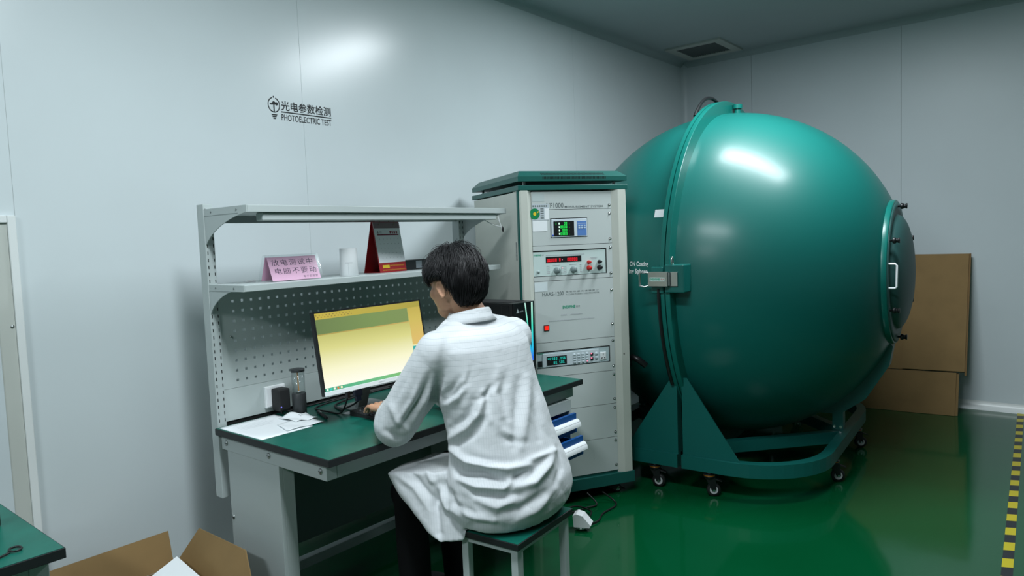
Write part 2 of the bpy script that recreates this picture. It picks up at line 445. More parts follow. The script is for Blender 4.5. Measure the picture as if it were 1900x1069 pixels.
def bolt(x, y, z, r, parent, axis='x', s=-1):
    b = MB(); at = (x, y, z)
    b.lathe([(0, s * .005), (r * .6, s * .005), (r, s * .003), (r, 0)], 14, axis, at)
    o = b.build('bolt', m_bolt, parent, True)
    MB().box(x + s * .0052 if s < 0 else x, x if s < 0 else x + .0052, y - r * .7, y + r * .7, z - r * .12, z + r * .12).build('slot', m_dark, o, True) if axis == 'x' else None
    return o
for y_ in (1.985, 2.30, 2.60):
    bolt(1.362, y_, .694, .0105, wbn)
# left leg frame: side panel with folded front flange
P(MB().box(1.364, 1.380, 2.243, 2.60, 0.0, .6635, .001), 'leg_panel', m_grey)
P(MB().box(1.3802, 1.425, 2.243, 2.258, 0.0, .6635, .001), 'leg_flange', m_grey)
P(MB().box(1.3802, 1.40, 2.585, 2.60, 0.0, .6635), 'leg_flange', m_grey)
bolt(1.364, 2.585, .40, .009, wbn)
P(MB().box(2.785, 2.80, 2.50, 2.60, 0.0, .6635, .001), 'leg_panel', m_grey)
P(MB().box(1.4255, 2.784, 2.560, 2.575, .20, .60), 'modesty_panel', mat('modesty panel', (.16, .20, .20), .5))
P(MB().box(1.4255, 2.784, 2.545, 2.585, .09, .13), 'foot_rail', m_grey)
# posts
def post(x0, x1):
    po = P(MB().box(x0, x1, 2.642, 2.692, .465, 1.628, .0015), 'post', m_grey)
    s = MB()
    for k in range(62):
        z = .77 + k * .0138
        if z > 1.60: break
        for xx in (x0 + .008, x1 - .006):
            if k % 2 == 0: s.box(xx - .0016, xx + .0016, 2.6412, 2.6425, z, z + .0125)
    so = s.build('slots', m_dark, po, True); so['kind'] = 'stuff'
    return po
post(1.353, 1.391); post(2.775, 2.812)
# pegboard with real square holes
def pegboard(x0, x1, z0, z1, y, hx0, hz0, p, nx, nz, h):
    xs = [x0]; zs = [z0]
    for i in range(nx): xs += [hx0 + i * p - h / 2, hx0 + i * p + h / 2]
    for i in range(nz): zs += [hz0 + i * p - h / 2, hz0 + i * p + h / 2]
    xs.append(x1); zs.append(z1)
    V = [(x, y, z) for z in zs for x in xs]; nX = len(xs)
    F = []
    for j in range(len(zs) - 1):
        for i in range(nX - 1):
            if i % 2 == 1 and j % 2 == 1: continue
            F.append((j * nX + i, j * nX + i + 1, (j + 1) * nX + i + 1, (j + 1) * nX + i))
    b = MB(); b.add(V, F)
    o = P(b, 'pegboard', m_greyp)
    md = o.modifiers.new('thickness', 'SOLIDIFY'); md.thickness = .002; md.offset = -1
    return o
pegboard(1.3915, 2.7745, .8935, 1.289, 2.650, 1.454, .9225, .04, 33, 9, .0105)
P(MB().box(1.3915, 2.7745, 2.650, 2.664, .764, .8915, .001), 'lower_panel', m_greyp)
P(MB().box(1.392, 2.774, 2.655, 2.668, .735, .7635), 'panel_gap', m_dark)
bolt(1.437, 2.650, 1.100, .005, wbn, 'y')
# shelves and brackets
def shelf(z, yf, th, arc_y, zb):
    P(MB().box(1.3595, 2.8085, yf, 2.695, z - th, z, .0015), 'shelf', m_grey)
    for x0 in (1.3555, 2.809):
        pts = [(2.6405, z), (yf + .001, z), (yf + .001, z - th)]
        for k in range(0, 13):
            a = pi / 2 * k / 12
            u_ = k / 12; pts.append((arc_y + (2.6405 - arc_y) * (.55 * sin(a) + .45 * u_), zb + (z - th - zb) * (.55 * cos(a) + .45 * (1 - u_))))
        br = P(fixp(MB().prism(pts, 'x', x0, x0 + .0035)), 'bracket', m_grey)
        if x0 < 2:
            P(MB().box(x0 - .0005, x0, yf + .06, 2.6405, z - th - .0012, z - th), 'fold_line', m_inkgrey)
            for yy in (yf + .07, 2.59):
                MB().lathe([(0, -.0015), (.0045, -.001), (.0045, 0)], 10, 'x', (x0, yy, z - th / 2)).build('screw', m_inkgrey, br, True)
def fixp(b): return b
shelf(1.608, 2.334, .026, 2.345, 1.470)
shelf(1.316, 2.386, .024, 2.475, 1.200)
P(MB().box(1.425, 2.745, 2.345, 2.392, 1.551, 1.5815, .004), 'lamp_batten', m_grey)
P(MB().box(1.392, 2.774, 2.655, 2.675, 1.555, 1.5815), 'rear_brace', mat('rear brace', (.30, .35, .35), .5))
cb = MB().tube([(2.70, 2.40, 1.555), (2.745, 2.37, 1.525), (2.785, 2.345, 1.512)], .0022, 6)
cb.tube([(2.785, 2.345, 1.505), (2.765, 2.345, 1.545), (2.755, 2.345, 1.583)], .0022, 6)
wr = P(cb, 'lamp_wire', m_white)
MB().tube([(2.786, 2.345, 1.516), (2.789, 2.343, 1.505), (2.790, 2.342, 1.487)], [.003, .006, .004], 8).build('wire_tip', m_black, wr, True)

# hanging drawer cabinet
dc = thing('drawer_cabinet', 'grey hanging cabinet with two blue drawers pulled open', 'cabinet', (2.34, 1.93, .38))
D = lambda mb, n, m, p=None: mb.build(n, m, p or dc, True)
b = MB(); cx0, cx1, cy0, cy1, cz0, cz1 = 2.34, 2.752, 1.925, 2.48, .385, .6635
b.box(cx0, cx0 + .012, cy0, cy1, cz0, cz1); b.box(cx1 - .012, cx1, cy0, cy1, cz0, cz1); b.box(cx0 + .012, cx1 - .012, cy0, cy1, cz1 - .012, cz1)
b.box(cx0 + .012, cx1 - .012, cy1 - .012, cy1, cz0, cz1 - .012); b.box(cx0 + .012, cx1 - .012, cy0, cy1 - .012, cz0, cz0 + .01)
b.box(cx0 + .012, cx1 - .012, cy0, cy0 + .014, .612, cz1 - .012)
D(b, 'body', m_grey)
for yf, z0, z1 in ((1.872, .520, .612), (1.838, .418, .508)):
    dx0, dx1 = 2.352, 2.7185
    d = MB(); d.box(dx0, dx1, yf, yf + .015, z0, z1); fo = D(d, 'drawer', m_blue)
    t = MB(); yb = yf + .5
    t.box(dx0 + .015, dx0 + .02, yf + .0152, yb, z0 + .01, z1 - .02); t.box(dx1 - .02, dx1 - .015, yf + .0152, yb, z0 + .01, z1 - .02)
    t.box(dx0 + .02, dx1 - .02, yf + .0152, yb, z0 + .01, z0 + .014); t.box(dx0 + .02, dx1 - .02, yb - .005, yb, z0 + .014, z1 - .02)
    D(t, 'tray', m_blue, fo)
    zc = (z0 + z1) / 2 - .002; pts = []
    for k in range(9):
        a = pi / 2 * k / 8
        pts.append((yf - .024 * sin(a), zc + .020 - .034 * (1 - cos(a))))
    pts += [(yf - .0215, zc - .014), (yf - .018, zc - .004), (yf, zc + .010)]
    D(MB().prism(pts, 'x', dx0 - .002, dx1 + .004), 'handle', m_handle, fo)
    D(MB().box(dx0 - .002, dx1 + .004, yf - .0185, yf - .0165, zc + .0065, zc + .0085), 'label_groove', m_ink, fo)

# second bench at the left edge of the picture
w2 = thing('workbench', 'green topped workbench corner at the lower left edge', 'workbench', (-.92, 1.893, 0))
Q = lambda mb, n, m: mb.build(n, m, w2, True)
Q(MB().box(-.92, .572, 1.893, 2.63, .724, .7492, .0015), 'tabletop', m_black_edge)
Q(MB().box(-.917, .569, 1.896, 2.627, .7485, .7503), 'mat', m_mat_green)
Q(MB().box(-.90, .505, 1.94, 1.976, .664, .7235, .002), 'front_rail', m_grey)
Q(MB().box(.5055, .548, 1.94, 2.62, .664, .7235, .002), 'side_rail', m_grey)
Q(MB().box(.53, .546, 2.23, 2.59, 0, .6635), 'leg_panel', m_grey)
Q(MB().box(-.90, -.884, 2.23, 2.59, 0, .6635), 'leg_panel', m_grey)
bo = thing('black_bottle', 'slim black cylinder standing on the left bench at the frame edge', 'bottle', (.497, 2.20, .7503))
MB().lathe([(0, 0), (.022, 0), (.024, .004), (.024, .10), (.022, .104), (.022, .108), (.024, .112), (.024, .19), (.018, .2), (0, .2)], 24).build('body', m_black, bo)
rc = MB().tube([(.40, 1.93, .7545), (.44, 1.945, .7545), (.476, 1.962, .7545)], .0028, 6)
rc.tube([(.492 + .0125 * cos(a), 1.976 + .016 * sin(a), .7545) for a in [pi + .6 + 2 * pi * k / 16 for k in range(17)]], .0026, 6)
tag(rc.build('looped_cord', m_cable), 'short black cord ending in a loop on the left bench', 'cord')
bs = MB().lathe([(0, 0), (.02, 0), (.024, .006), (.024, .02), (.016, .03), (0, .032)], 20, 'z', (.425, 2.035, .7503))
tag(bs.build('black_puck', m_black), 'small round black cap at the left edge of the left bench', 'cap')

# ------------------------------------------------------------------ stool
sto = thing('stool', 'small stool with green mat seat and grey square legs', 'stool', (1.645, 1.370, 0), radians(4.76))
SZ, SW, SD = .49, .346, .25
MB().box(0, SW, 0, SD, SZ - .022, SZ - .001, .0015).build('seat', m_black_edge, sto)
MB().box(.003, SW - .003, .003, SD - .003, SZ - .0015, SZ).build('seat_mat', m_mat_green, sto)
lg = .026
for x_ in (.012, SW - .012 - lg):
    for y_ in (.012, SD - .012 - lg):
        MB().box(x_, x_ + lg, y_, y_ + lg, 0, SZ - .0225, .002).build('leg', m_grey, sto)
for y_ in (.014, SD - .014 - .018):
    MB().box(.0385, SW - .0385, y_, y_ + .018, SZ - .041, SZ - .0225).build('apron', m_grey, sto)
    MB().box(.0385, SW - .0385, y_, y_ + .018, .10, .118).build('stretcher', m_grey, sto)
for x_ in (.014, SW - .014 - .018):
    MB().box(x_, x_ + .018, .0385, SD - .0385, SZ - .041, SZ - .0225).build('apron', m_grey, sto)

# ------------------------------------------------------------------ measurement rack
RX, RY, RA = 2.838, 2.2715, radians(-30.3)
RW, RD = .640, .80
rk = thing('equipment_rack', 'beige and green equipment cabinet with instruments on casters', 'rack', (RX, RY, 0), RA)
K = lambda mb, n, m, p=None: mb.build(n, m, p or rk)
K(MB().box(0, RW, 0, RD, .065, .128, .002), 'base', m_rackgreen)
K(MB().box(.01, RW - .01, .02, RD - .02, .1285, .140), 'base_ledge', m_rackgreen)
def pillar(x0, x1, flip):
    w_ = x1 - x0
    p = [(0, .10), (0, .010), (.007, 0.001), (w_ * .60, 0.0), (w_, .018), (w_, .10)]
    if flip: p = [(w_ - a, b_) for a, b_ in p][::-1]
    b = MB().prism([(x0 + a, b_) for a, b_ in p], 'z', .129, 1.6955)
    return fix_normals(K(b, 'corner_pillar', m_rack))
pillar(.008, .077, False); pillar(.543, .632, True)
K(MB().box(.0, .0075, .012, .030, .129, 1.6955), 'edge_strip', m_rackgreen)
K(MB().box(.003, .012, .034, RD - .03, .142, 1.69, .001), 'side_panel', m_rack)
K(MB().box(RW - .026, RW - .017, .034, RD - .03, .142, 1.69, .001), 'side_panel', m_rack)
K(MB().box(.012, RW - .012, RD - .03, RD - .015, .142, 1.69), 'rear_panel', m_rack)
hl = K(MB().box(.0, .0028, .052, .062, 1.335, 1.43), 'side_latch', mat('latch grey', (.16, .18, .18), .4))
MB().box(-.002, -.0002, .053, .061, 1.362, 1.372).build('latch_button', m_steel, hl)
K(MB().box(0, RW, 0, RD, 1.696, 1.723, .002), 'top_band', m_rackgreen)
for x_ in (.05, RW - .06):
    for y_ in (.05, RD - .06):
        K(MB().box(x_, x_ + .012, y_, y_ + .012, 1.7232, 1.7428), 'spacer', m_bolt)
c0 = [(0.002, 0.002), (RW - .002, 0.002), (RW - .002, RD - .002), (.002, RD - .002)]
c1 = [(.03, .055), (RW - .03, .055), (RW - .03, RD - .055), (.03, RD - .055)]
cp = MB().add([(x, y, 1.743) for x, y in c0] + [(x, y, 1.768) for x, y in c0] + [(x, y, 1.800) for x, y in c1],
    [(3, 2, 1, 0), (8, 9, 10, 11)] + [(i, (i + 1) % 4, 4 + (i + 1) % 4, 4 + i) for i in range(4)] + [(4 + i, 4 + (i + 1) % 4, 8 + (i + 1) % 4, 8 + i) for i in range(4)])
cap = K(cp, 'roof_cap', m_rackgreen)
vs_ = MB()
for k in range(46):
    x_ = .14 + k * .0081
    for (a, b_) in ((.22, .62),):
        y0_ = .002 + .053 * a; z0_ = 1.768 + .032 * a; y1_ = .002 + .053 * b_; z1_ = 1.768 + .032 * b_
        vs_.quad((x_, y0_, z0_ + .0006), (x_ + .0042, y0_, z0_ + .0006), (x_ + .0042, y1_, z1_ + .0006), (x_, y1_, z1_ + .0006))
    vs_.quad((x_, .0014, 1.753), (x_ + .0042, .0014, 1.753), (x_ + .0042, .0014, 1.7665), (x_, .0014, 1.7665))
vo = vs_.build('vent_slits', m_dark, cap); vo['kind'] = 'stuff'
# front panels
PY = .014
def panel(z0, z1, cut=None, screws=()):
    b = MB(); x0, x1 = .0775, .5425
    g = .0012
    if cut:
        a0, a1, k0, k1 = cut
        b.box(x0, x1, PY, PY + .004, z0 + g, k0); b.box(x0, x1, PY, PY + .004, k1, z1 - g)
        if a0 > x0 + .002: b.box(x0, a0, PY, PY + .004, k0, k1)
        b.box(a1, x1, PY, PY + .004, k0, k1)
    else:
        b.box(x0, x1, PY, PY + .004, z0 + g, z1 - g)
    o = K(b, 'front_panel', m_panel)
    for z in screws:
        s = MB().lathe([(0, -.005), (.004, -.0045), (.006, -.002), (.006, 0)], 14, 'y', (.532, PY, z)); s.build('screw', m_chrome, o)
        MB().lathe([(0, -.0002), (.0085, -.0002)], 14, 'y', (.532, PY, z)).build('washer', m_black, o)
    return o
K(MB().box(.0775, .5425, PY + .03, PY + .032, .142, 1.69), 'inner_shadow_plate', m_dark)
pA = panel(1.5945, 1.690, None, (1.612,))
pB = panel(1.406, 1.5945, (.180, .397, 1.445, 1.549), (1.567, 1.429))
pC = panel(1.2195, 1.406, (.0775, .508, 1.243, 1.380), (1.382, 1.242))
pD = panel(.892, 1.2195, None, (1.150, .963))
pE = panel(.705, .892, (.0775, .513, .754, .845), (.870, .729))
pF = panel(.520, .705, None, (.682, .545)); pG = panel(.332, .520, None, (.496, .357)); pH = panel(.142, .332, None, (.311, .172))
# print on panels
fy = PY - .0006
text('lettering', 'YF1000', m_inkgrey, pA, front(.1605, fy, 1.616), width=.097 + .002, height=.027, align='LEFT', bold=.01)
text('lettering', 'MEASUREMENT SYSTEM', m_inkgrey, pA, front(.379, fy, 1.6075), width=.226, height=.0105, bold=.012)
text('lettering', 'HAAS-1200', m_inkgrey, pD, front(.1825, fy, 1.1495), width=.124, height=.0215, bold=.012)
text('lettering', '精 密 快 速 光 谱 辐 射 计', m_inkgrey, pD, front(.355, fy, 1.1555), width=.198, height=.0085)
text('lettering', 'ACCURATE ARRAY SPECTROMETER', m_inkgrey, pD, front(.356, fy, 1.1415), width=.20, height=.0075)
text('lettering', 'EVERFiNE', m_logo, pD, front(.236, fy, 1.0745), width=.073, height=.0165, align='LEFT', bold=.03)
text('lettering', '远方', m_inkgrey, pD, front(.313, fy, 1.0745), width=.025, height=.0125, align='LEFT')
ln = MB()
for k in range(40):
    ln.box(.153 + k * .0068, .153 + k * .0068 + .0048, fy - .0003, fy, 1.003, 1.0085 if k % 3 else 1.007)
for k in range(4): ln.box(.225 + k * .009, .232 + k * .009, fy - .0003, fy, 1.030, 1.037)
for k in range(15): ln.box(.281 + k * .0047, .2845 + k * .0047, fy - .0003, fy, 1.031, 1.0355 + .001 * (k % 2))
ln.build('small_print', m_inkfaint, pD)['kind'] = 'stuff'
sw_ = K(MB().box(.121, .153, PY - .004, PY - .0005, .955, .986, .001), 'power_switch', m_black)
MB().box(.125, .149, PY - .0055, PY - .0042, .959, .982).build('lit_rocker', m_redlamp, sw_)
# stickers
st = K(MB().box(.0785, .176, fy - .0006, fy, 1.5395, 1.624), 'sticker', mat('grey sticker', (.50, .56, .60), .5))
gr = MB(); gr.add([(.093 + .029 * cos(a), fy - .0012, 1.574 + .029 * sin(a)) for a in [2 * pi * k / 32 for k in range(32)] ], [tuple(range(32))])
gro = gr.build('green_dial', mat('dial green', (.003, .22, .075), .5), st)
gr = MB(); gr.add([(.093 + .009 * cos(a), fy - .0016, 1.574 + .009 * sin(a)) for a in [2 * pi * k / 20 for k in range(20)]], [tuple(range(20))])
gr.quad((.105, fy - .0016, 1.581), (.107, fy - .0016, 1.577), (.117, fy - .0016, 1.584), (.114, fy - .0016, 1.589)); gr.build('yellow_mark', m_yellow, gro)
ln = MB()
for k in range(7): ln.box(.082 + k * .0125, .0895 + k * .0125, fy - .001, fy - .0006, 1.6095, 1.6185)
for k in range(5): ln.box(.126, .144, fy - .001, fy - .0006, 1.549 + k * .012, 1.555 + k * .012)
ln.build('small_print', m_inkgrey, st)['kind'] = 'stuff'
MB().box(.149, .174, fy - .0012, fy - .0007, 1.543, 1.602).build('white_patch', m_paper, st)
K(MB().box(.080, .162, fy - .0006, fy, 1.482, 1.5375), 'paper_label', m_paper)
K(MB().box(.078, .152, fy - .0006, fy, 1.165, 1.214), 'paper_label', mat('translucent label', (.66, .74, .76), .5))
K(MB().box(.083, .150, fy - .0004, fy, 1.638, 1.680), 'clear_tape', mat('clear tape', (.50, .58, .58), .25))
sc = MB(); sc.box(.393, .396, fy - .0004, fy, .266, .276); sc.box(.393, .396, fy - .0004, fy, .222, .228); sc.box(.396, .397, fy - .0004, fy, .24, .26)
sc.build('scuffs', m_inkfaint, pH)
K(MB().box(.588, .594, -.0006, .0002, .788, .797), 'scuff', m_black)
# casters
def caster(parent, x, y, ztop, ang, r=.033, wmat=None, world=False, ring=True):
    c = MB()
    c.cyl((x, y, ztop), (x, y, ztop - .012), .011, 10)
    o = c.build('caster', m_bolt, parent)
    if ring:
        MB().lathe([(.012, ztop - .016), (.031, ztop - .016), (.031, ztop - .021), (.012, ztop - .021)], 24, 'z', (x, y, 0)).build('orange_ring', m_orange, o)
    MB().lathe([(.0, ztop - .012), (.033, ztop - .012), (.033, ztop - .0155), (0, ztop - .0155)], 24, 'z', (x, y, 0)).build('swivel_plate', m_black, o)
    MB().lathe([(.0, ztop - .0215), (.031, ztop - .0215), (.028, ztop - .034), (0, ztop - .036)], 24, 'z', (x, y, 0)).build('swivel_plate', m_black, o)
    ax = Vector((cos(ang), sin(ang), 0)); tr = Vector((-sin(ang), cos(ang), 0))
    wc = Vector((x, y, r)) + tr * .022
    wb_ = MB(); prof = [(r * .55, -.013), (r * .93, -.013), (r, -.008), (r, .008), (r * .93, .013), (r * .55, .013)]
    vs2 = []; seg = 24
    for (rr, h) in prof:
        for k in range(seg):
            a = 2 * pi * k / seg
            vs2.append(wc + ax * h + rr * (cos(a) * tr + sin(a) * Vector((0, 0, 1))))
    wb_.add(vs2, [(i * seg + k, i * seg + (k + 1) % seg, (i + 1) * seg + (k + 1) % seg, (i + 1) * seg + k) for i in range(5) for k in range(seg)], True)
    wo = wb_.build('wheel', m_rubber, o)
    MB().cyl(wc - ax * .0135, wc + ax * .0135, r * .60, 20).build('hub', mat('caster hub', (.50, .53, .53), .4), o)
    MB().cyl(wc - ax * .020, wc + ax * .020, .006, 10).build('axle', m_chrome, o)
    fk = MB()
    for s in (-1, 1):
        a0 = Vector((x, y, ztop - .033)) + ax * s * .017; b0 = wc + ax * s * .017
        q = [a0 - tr * .022, a0 + tr * .030, b0 + tr * .012, b0 - tr * .010 - Vector((0, 0, .004))]
        th = ax * s * .0025
        fk.hexa([*q, *[p + th for p in q]])
    fk.hexa([Vector((x, y, ztop - .035)) + ax * a + tr * b_ + Vector((0, 0, c)) for c in (-.004, 0.001) for a, b_ in ((-.019, -.022), (.019, -.022), (.019, .030), (-.019, .030))])
    fix_normals(fk.build('fork', m_black, o))
    lv = MB(); l0 = Vector((x, y, ztop - .040)) + tr * .03
    lv.hexa([l0 + ax * a + tr * b_ + Vector((0, 0, c - b_ * .35)) for c in (-.004, .002) for a, b_ in ((-.012, 0), (.012, 0), (.012, .035), (-.012, .035))])
    lv.build('brake_lever', m_black_m, o)
    return o
for x_, y_ in ((.07, .07), (RW - .10, .07), (.07, RD - .08), (RW - .08, RD - .08)):
    caster(rk, x_, y_, .0648, radians(-110), .022, ring=False)

# instruments mounted in the rack
def inst(name, label, cat):
    return thing(name, label, cat, (RX, RY, 0), RA)
# digital power meter (green digits)
pm = inst('power_meter', 'white digital power meter with green digits in the rack top', 'instrument')
MB().box(.186, .3935, PY - .004, PY + .028, 1.448, 1.5445, .002).build('case', mat('meter face', (.60, .68, .73), .4), pm)
sc_ = MB().box(.197, .3155, PY - .0055, PY - .0042, 1.4535, 1.532).build('display', m_black, pm)
dg_ = MB()
for i, s in enumerate(('00', '0000', '000', '0000')):
    h = .0135; z = 1.5135 - i * .0183; pitch = .0105
    sevenseg(dg_, s, .278 - pitch * len(s), z, h, PY - .0056, pitch)
dg_.build('digits', m_lcdgreen, sc_)['kind'] = 'stuff'
dg_ = MB()
for i in range(4):
    z = 1.5135 - i * .0183
    dg_.box(.226, .2315, PY - .0062, PY - .0056, z + .002, z + .011)
dg_.build('indicator', m_whitelamp, sc_)['kind'] = 'stuff'
dg_ = MB()
for i in range(4):
    z = 1.5135 - i * .0183
    dg_.box(.286, .2895, PY - .0062, PY - .0056, z + .001, z + .005)
dg_.box(.206, .214, PY - .0062, PY - .0056, 1.520, 1.524); dg_.box(.206, .214, PY - .0062, PY - .0056, 1.513, 1.516)
dg_.build('unit_mark', mat('dim green', (0, .02, 0), .5, emit=(.02, .7, .1), estr=.35), sc_)['kind'] = 'stuff'
kp = MB().box(.3345, .3885, PY - .0052, PY - .0042, 1.4535, 1.530).build('keypad', mat('keypad blue', (.10, .22, .52), .4), pm)
for i in range(3):
    for j in range(2):
        MB().box(.3395 + i * .016, .351 + i * .016, PY - .0072, PY - .0054, 1.4905 + j * .0115, 1.4985 + j * .0115, .001).build('key', mat('key pale', (.45, .58, .75), .4), kp)
MB().box(.338, .385, PY - .0056, PY - .0053, 1.517, 1.5185).build('keypad_line', m_white, kp)
MB().lathe([(0, -.002), (.0045, -.002), (.0045, 0)], 14, 'y', (.1915, PY - .004, 1.4585)).build('blue_button', mat('blue button', (.01, .07, .45), .3), pm)
# dc supply (red digits)
ps = inst('power_supply', 'pale bench power supply with red digits and colored terminals', 'instrument')
MB().box(.0785, .5035, PY + .004, PY + .029, 1.2455, 1.3735, .002).build('case', m_inst, ps)
iy = PY + .0036
dp = MB().box(.149, .356, iy - .001, iy + .0002, 1.315, 1.346).build('display', m_black, ps)
dg_ = MB(); sevenseg(dg_, '00000', .156, 1.3195, .017, iy - .0012, .0118); sevenseg(dg_, '0', .2255, 1.3195, .017, iy - .0012); sevenseg(dg_, '00000', .274, 1.3195, .017, iy - .0012, .0125)
dg_.build('digits', m_ledred, dp)['kind'] = 'stuff'
MB().box(.2415, .245, iy - .002, iy - .0012, 1.326, 1.332).build('indicator', m_pinklamp, dp)
text('lettering', 'EVERFiNE', m_logo, ps, front(.080, iy, 1.3565), width=.043, height=.0095, align='LEFT', bold=.03)
text('lettering', '远方', m_inkgrey, ps, front(.125, iy, 1.3565), width=.014, height=.008, align='LEFT')
ln = MB()
for k in range(34): ln.box(.150 + k * .0067, .1545 + k * .0067, iy - .0005, iy, 1.3515, 1.3565)
for (a, b_, z) in ((.188, .228, 1.299), (.286, .328, 1.299), (.410, .452, 1.331), (.415, .447, 1.325)): ln.box(a, b_, iy - .0005, iy, z, z + .0028)
for k in range(5): ln.box(.153, .170, iy - .0005, iy, 1.258 + k * .0095, 1.262 + k * .0095); ln.box(.346, .357, iy - .0005, iy, 1.258 + k * .0095, 1.262 + k * .0095)
for a, b_, c, d in ((.237, .2665, 1.257, 1.258), (.237, .2665, 1.292, 1.293), (.237, .238, 1.258, 1.292), (.2655, .2665, 1.258, 1.292)): ln.box(a, b_, iy - .0005, iy, c, d)
for k in range(3): ln.box(.250, .262, iy - .0005, iy, 1.264 + k * .009, 1.267 + k * .009)
ln.build('small_print', m_inkfaint, ps)['kind'] = 'stuff'
MB().box(.2405, .2455, iy - .001, iy, 1.2815, 1.2865).build('indicator', m_pinklamp, ps)
for x_ in (.209, .306):
    kn = MB().lathe([(0, -.024), (.0135, -.024), (.0155, -.020), (.017, -.002), (.0175, 0)], 28, 'y', (x_, iy, 1.273)).build('knob', mat('knob grey', (.19, .25, .25), .4), ps)
    MB().box(x_ - .0008, x_ + .0008, iy - .0245, iy - .0238, 1.275, 1.287).build('pointer', m_white, kn)
MB().lathe([(0, -.006), (.007, -.005), (.009, 0)], 16, 'y', (.103, iy, 1.270)).build('power_button', mat('button grey', (.30, .38, .38), .4), ps)
for x_, z_, m_, r in ((.397, 1.3085, m_red, .0095), (.461, 1.308, m_black, .0095), (.398, 1.277, m_red, .0135), (.461, 1.2765, m_black, .0135)):
    MB().lathe([(0, -.030), (r * .6, -.030), (r * .75, -.026), (r * .7, -.012), (r, -.010), (r, -.002), (r * .8, 0)], 18, 'y', (x_, iy, z_)).build('terminal', m_, ps)
# ac source (cyan display)
ac = inst('power_source', 'slim grey power source with cyan display and wall socket', 'instrument')
MB().box(.0785, .509, PY + .004, PY + .029, .757, .838, .002).build('case', mat('source face', (.47, .58, .60), .4), ac)
fc = MB().box(.110, .445, PY - .001, PY + .0035, .760, .832, .002).build('face_plate', mat('source plate', (.56, .64, .68), .4), ac)
dp = MB().box(.133, .249, PY - .0025, PY - .0012, .769, .816).build('display', m_black, ac)
dg_ = MB(); sevenseg(dg_, '2300', .151, .796, .0135, PY - .0026, .0115); sevenseg(dg_, '.1956.', .205, .796, .0135, PY - .0026, .0095)
sevenseg(dg_, '00.', .172, .775, .0135, PY - .0026, .0105); sevenseg(dg_, '500.', .205, .775, .0135, PY - .0026, .0105)
dg_.box(.136, .149, PY - .0032, PY - .0026, .806, .808); dg_.box(.138, .147, PY - .0032, PY - .0026, .800, .802)
dg_.build('digits', m_vfd, dp)['kind'] = 'stuff'
for i in range(4):
    for j in range(4):
        MB().lathe([(0, -.003), (.0085, -.002), (.009, 0)], 14, 'y', (.295 + i * .025, PY - .001, .811 - j * .0135)).build('key', mat('key grey', (.42, .50, .53), .4), ac)
for z_ in (.806, .781):
    MB().box(.391, .407, PY - .004, PY - .0012, z_ - .008, z_ + .008).build('dark_key', m_black, ac)
    MB().box(.392, .400, PY - .0055, PY - .0042, z_ + .002, z_ + .008).build('indicator', m_pinklamp, ac)
MB().box(.3675, .373, PY - .0045, PY - .0032, .770, .7755).build('indicator', m_pinklamp, ac)
for z_ in (.806, .784):
    MB().lathe([(0, -.003), (.010, -.002), (.011, 0)], 14, 'y', (.427, PY - .001, z_)).build('key', mat('key grey', (.42, .50, .53), .4), ac)
so = MB().box(.451, .487, PY - .0015, PY + .0035, .769, .812, .002).build('socket', m_white, ac)
sh = MB()
sh.box(.4675, .4705, PY - .0022, PY - .0015, .795, .806)
sh.hexa([(.456, PY - .0022, .778), (.460, PY - .0022, .775), (.460, PY - .0016, .775), (.456, PY - .0016, .778), (.461, PY - .0022, .784), (.465, PY - .0022, .781), (.465, PY - .0016, .781), (.461, PY - .0016, .784)])
sh.hexa([(.478, PY - .0022, .775), (.482, PY - .0022, .778), (.482, PY - .0016, .778), (.478, PY - .0016, .775), (.473, PY - .0022, .781), (.477, PY - .0022, .784), (.477, PY - .0016, .784), (.473, PY - .0016, .781)])
sh.build('socket_slots', m_black, so)
MB().box(.082, .106, PY - .002, PY + .0035, .765, .796, .002).build('rocker', m_black, ac)
text('lettering', 'EVERFiNE', m_logo, ac, front(.082, PY + .0032, .8345), width=.036, height=.006, align='LEFT', bold=.03)

# ------------------------------------------------------------------ integrating sphere
TH = .069
SXc, SYc, SZc, SR, SF = 4.48, 1.8112, 1.1729, 1.0202, 1.0962
SA = math.atan2(-cos(TH), sin(TH))
sp = thing('integrating_sphere', 'huge teal two-part metal test sphere on a wheeled frame', 'sphere', (SXc, SYc, 0), SA)
S = lambda mb, n, m, p=None: mb.build(n, m, p or sp)
c_ = (0, 0, SZc)
prof = [(SR * sin(a), SR * cos(a)) for a in [pi / 2 * k / 40 for k in range(41)]]
pr_ = [p for p in prof if p[1] < .930] ; pr_[0:0] = [(.36, sqrt(SR**2 - .36**2))]
pr_[-1] = (SR, .004)
hr = S(MB().lathe(pr_, 128, 'x', c_), 'hemisphere', m_sphere)
pl_ = [(p[0], -p[1]) for p in prof]; pl_[-1] = (SR, -.004)
hlft = S(MB().lathe(pl_, 128, 'x', c_), 'hemisphere', m_sphere)
S(MB().lathe([(SR - .03, .001), (SF, .001), (SF, .0015), (SF, .024), (SF - .002, .026), (SF - .002, .0261), (SR - .03, .0262)], 240, 'x', c_, False), 'flange', m_spheref)
S(MB().lathe([(SR - .03, -.028), (SF - .002, -.0279), (SF - .002, -.028), (SF, -.026), (SF, -.0055), (SF, -.005), (SR - .03, -.0049)], 240, 'x', c_, False), 'flange', m_spheref)
for o in (hr, hlft): fix_normals(o)
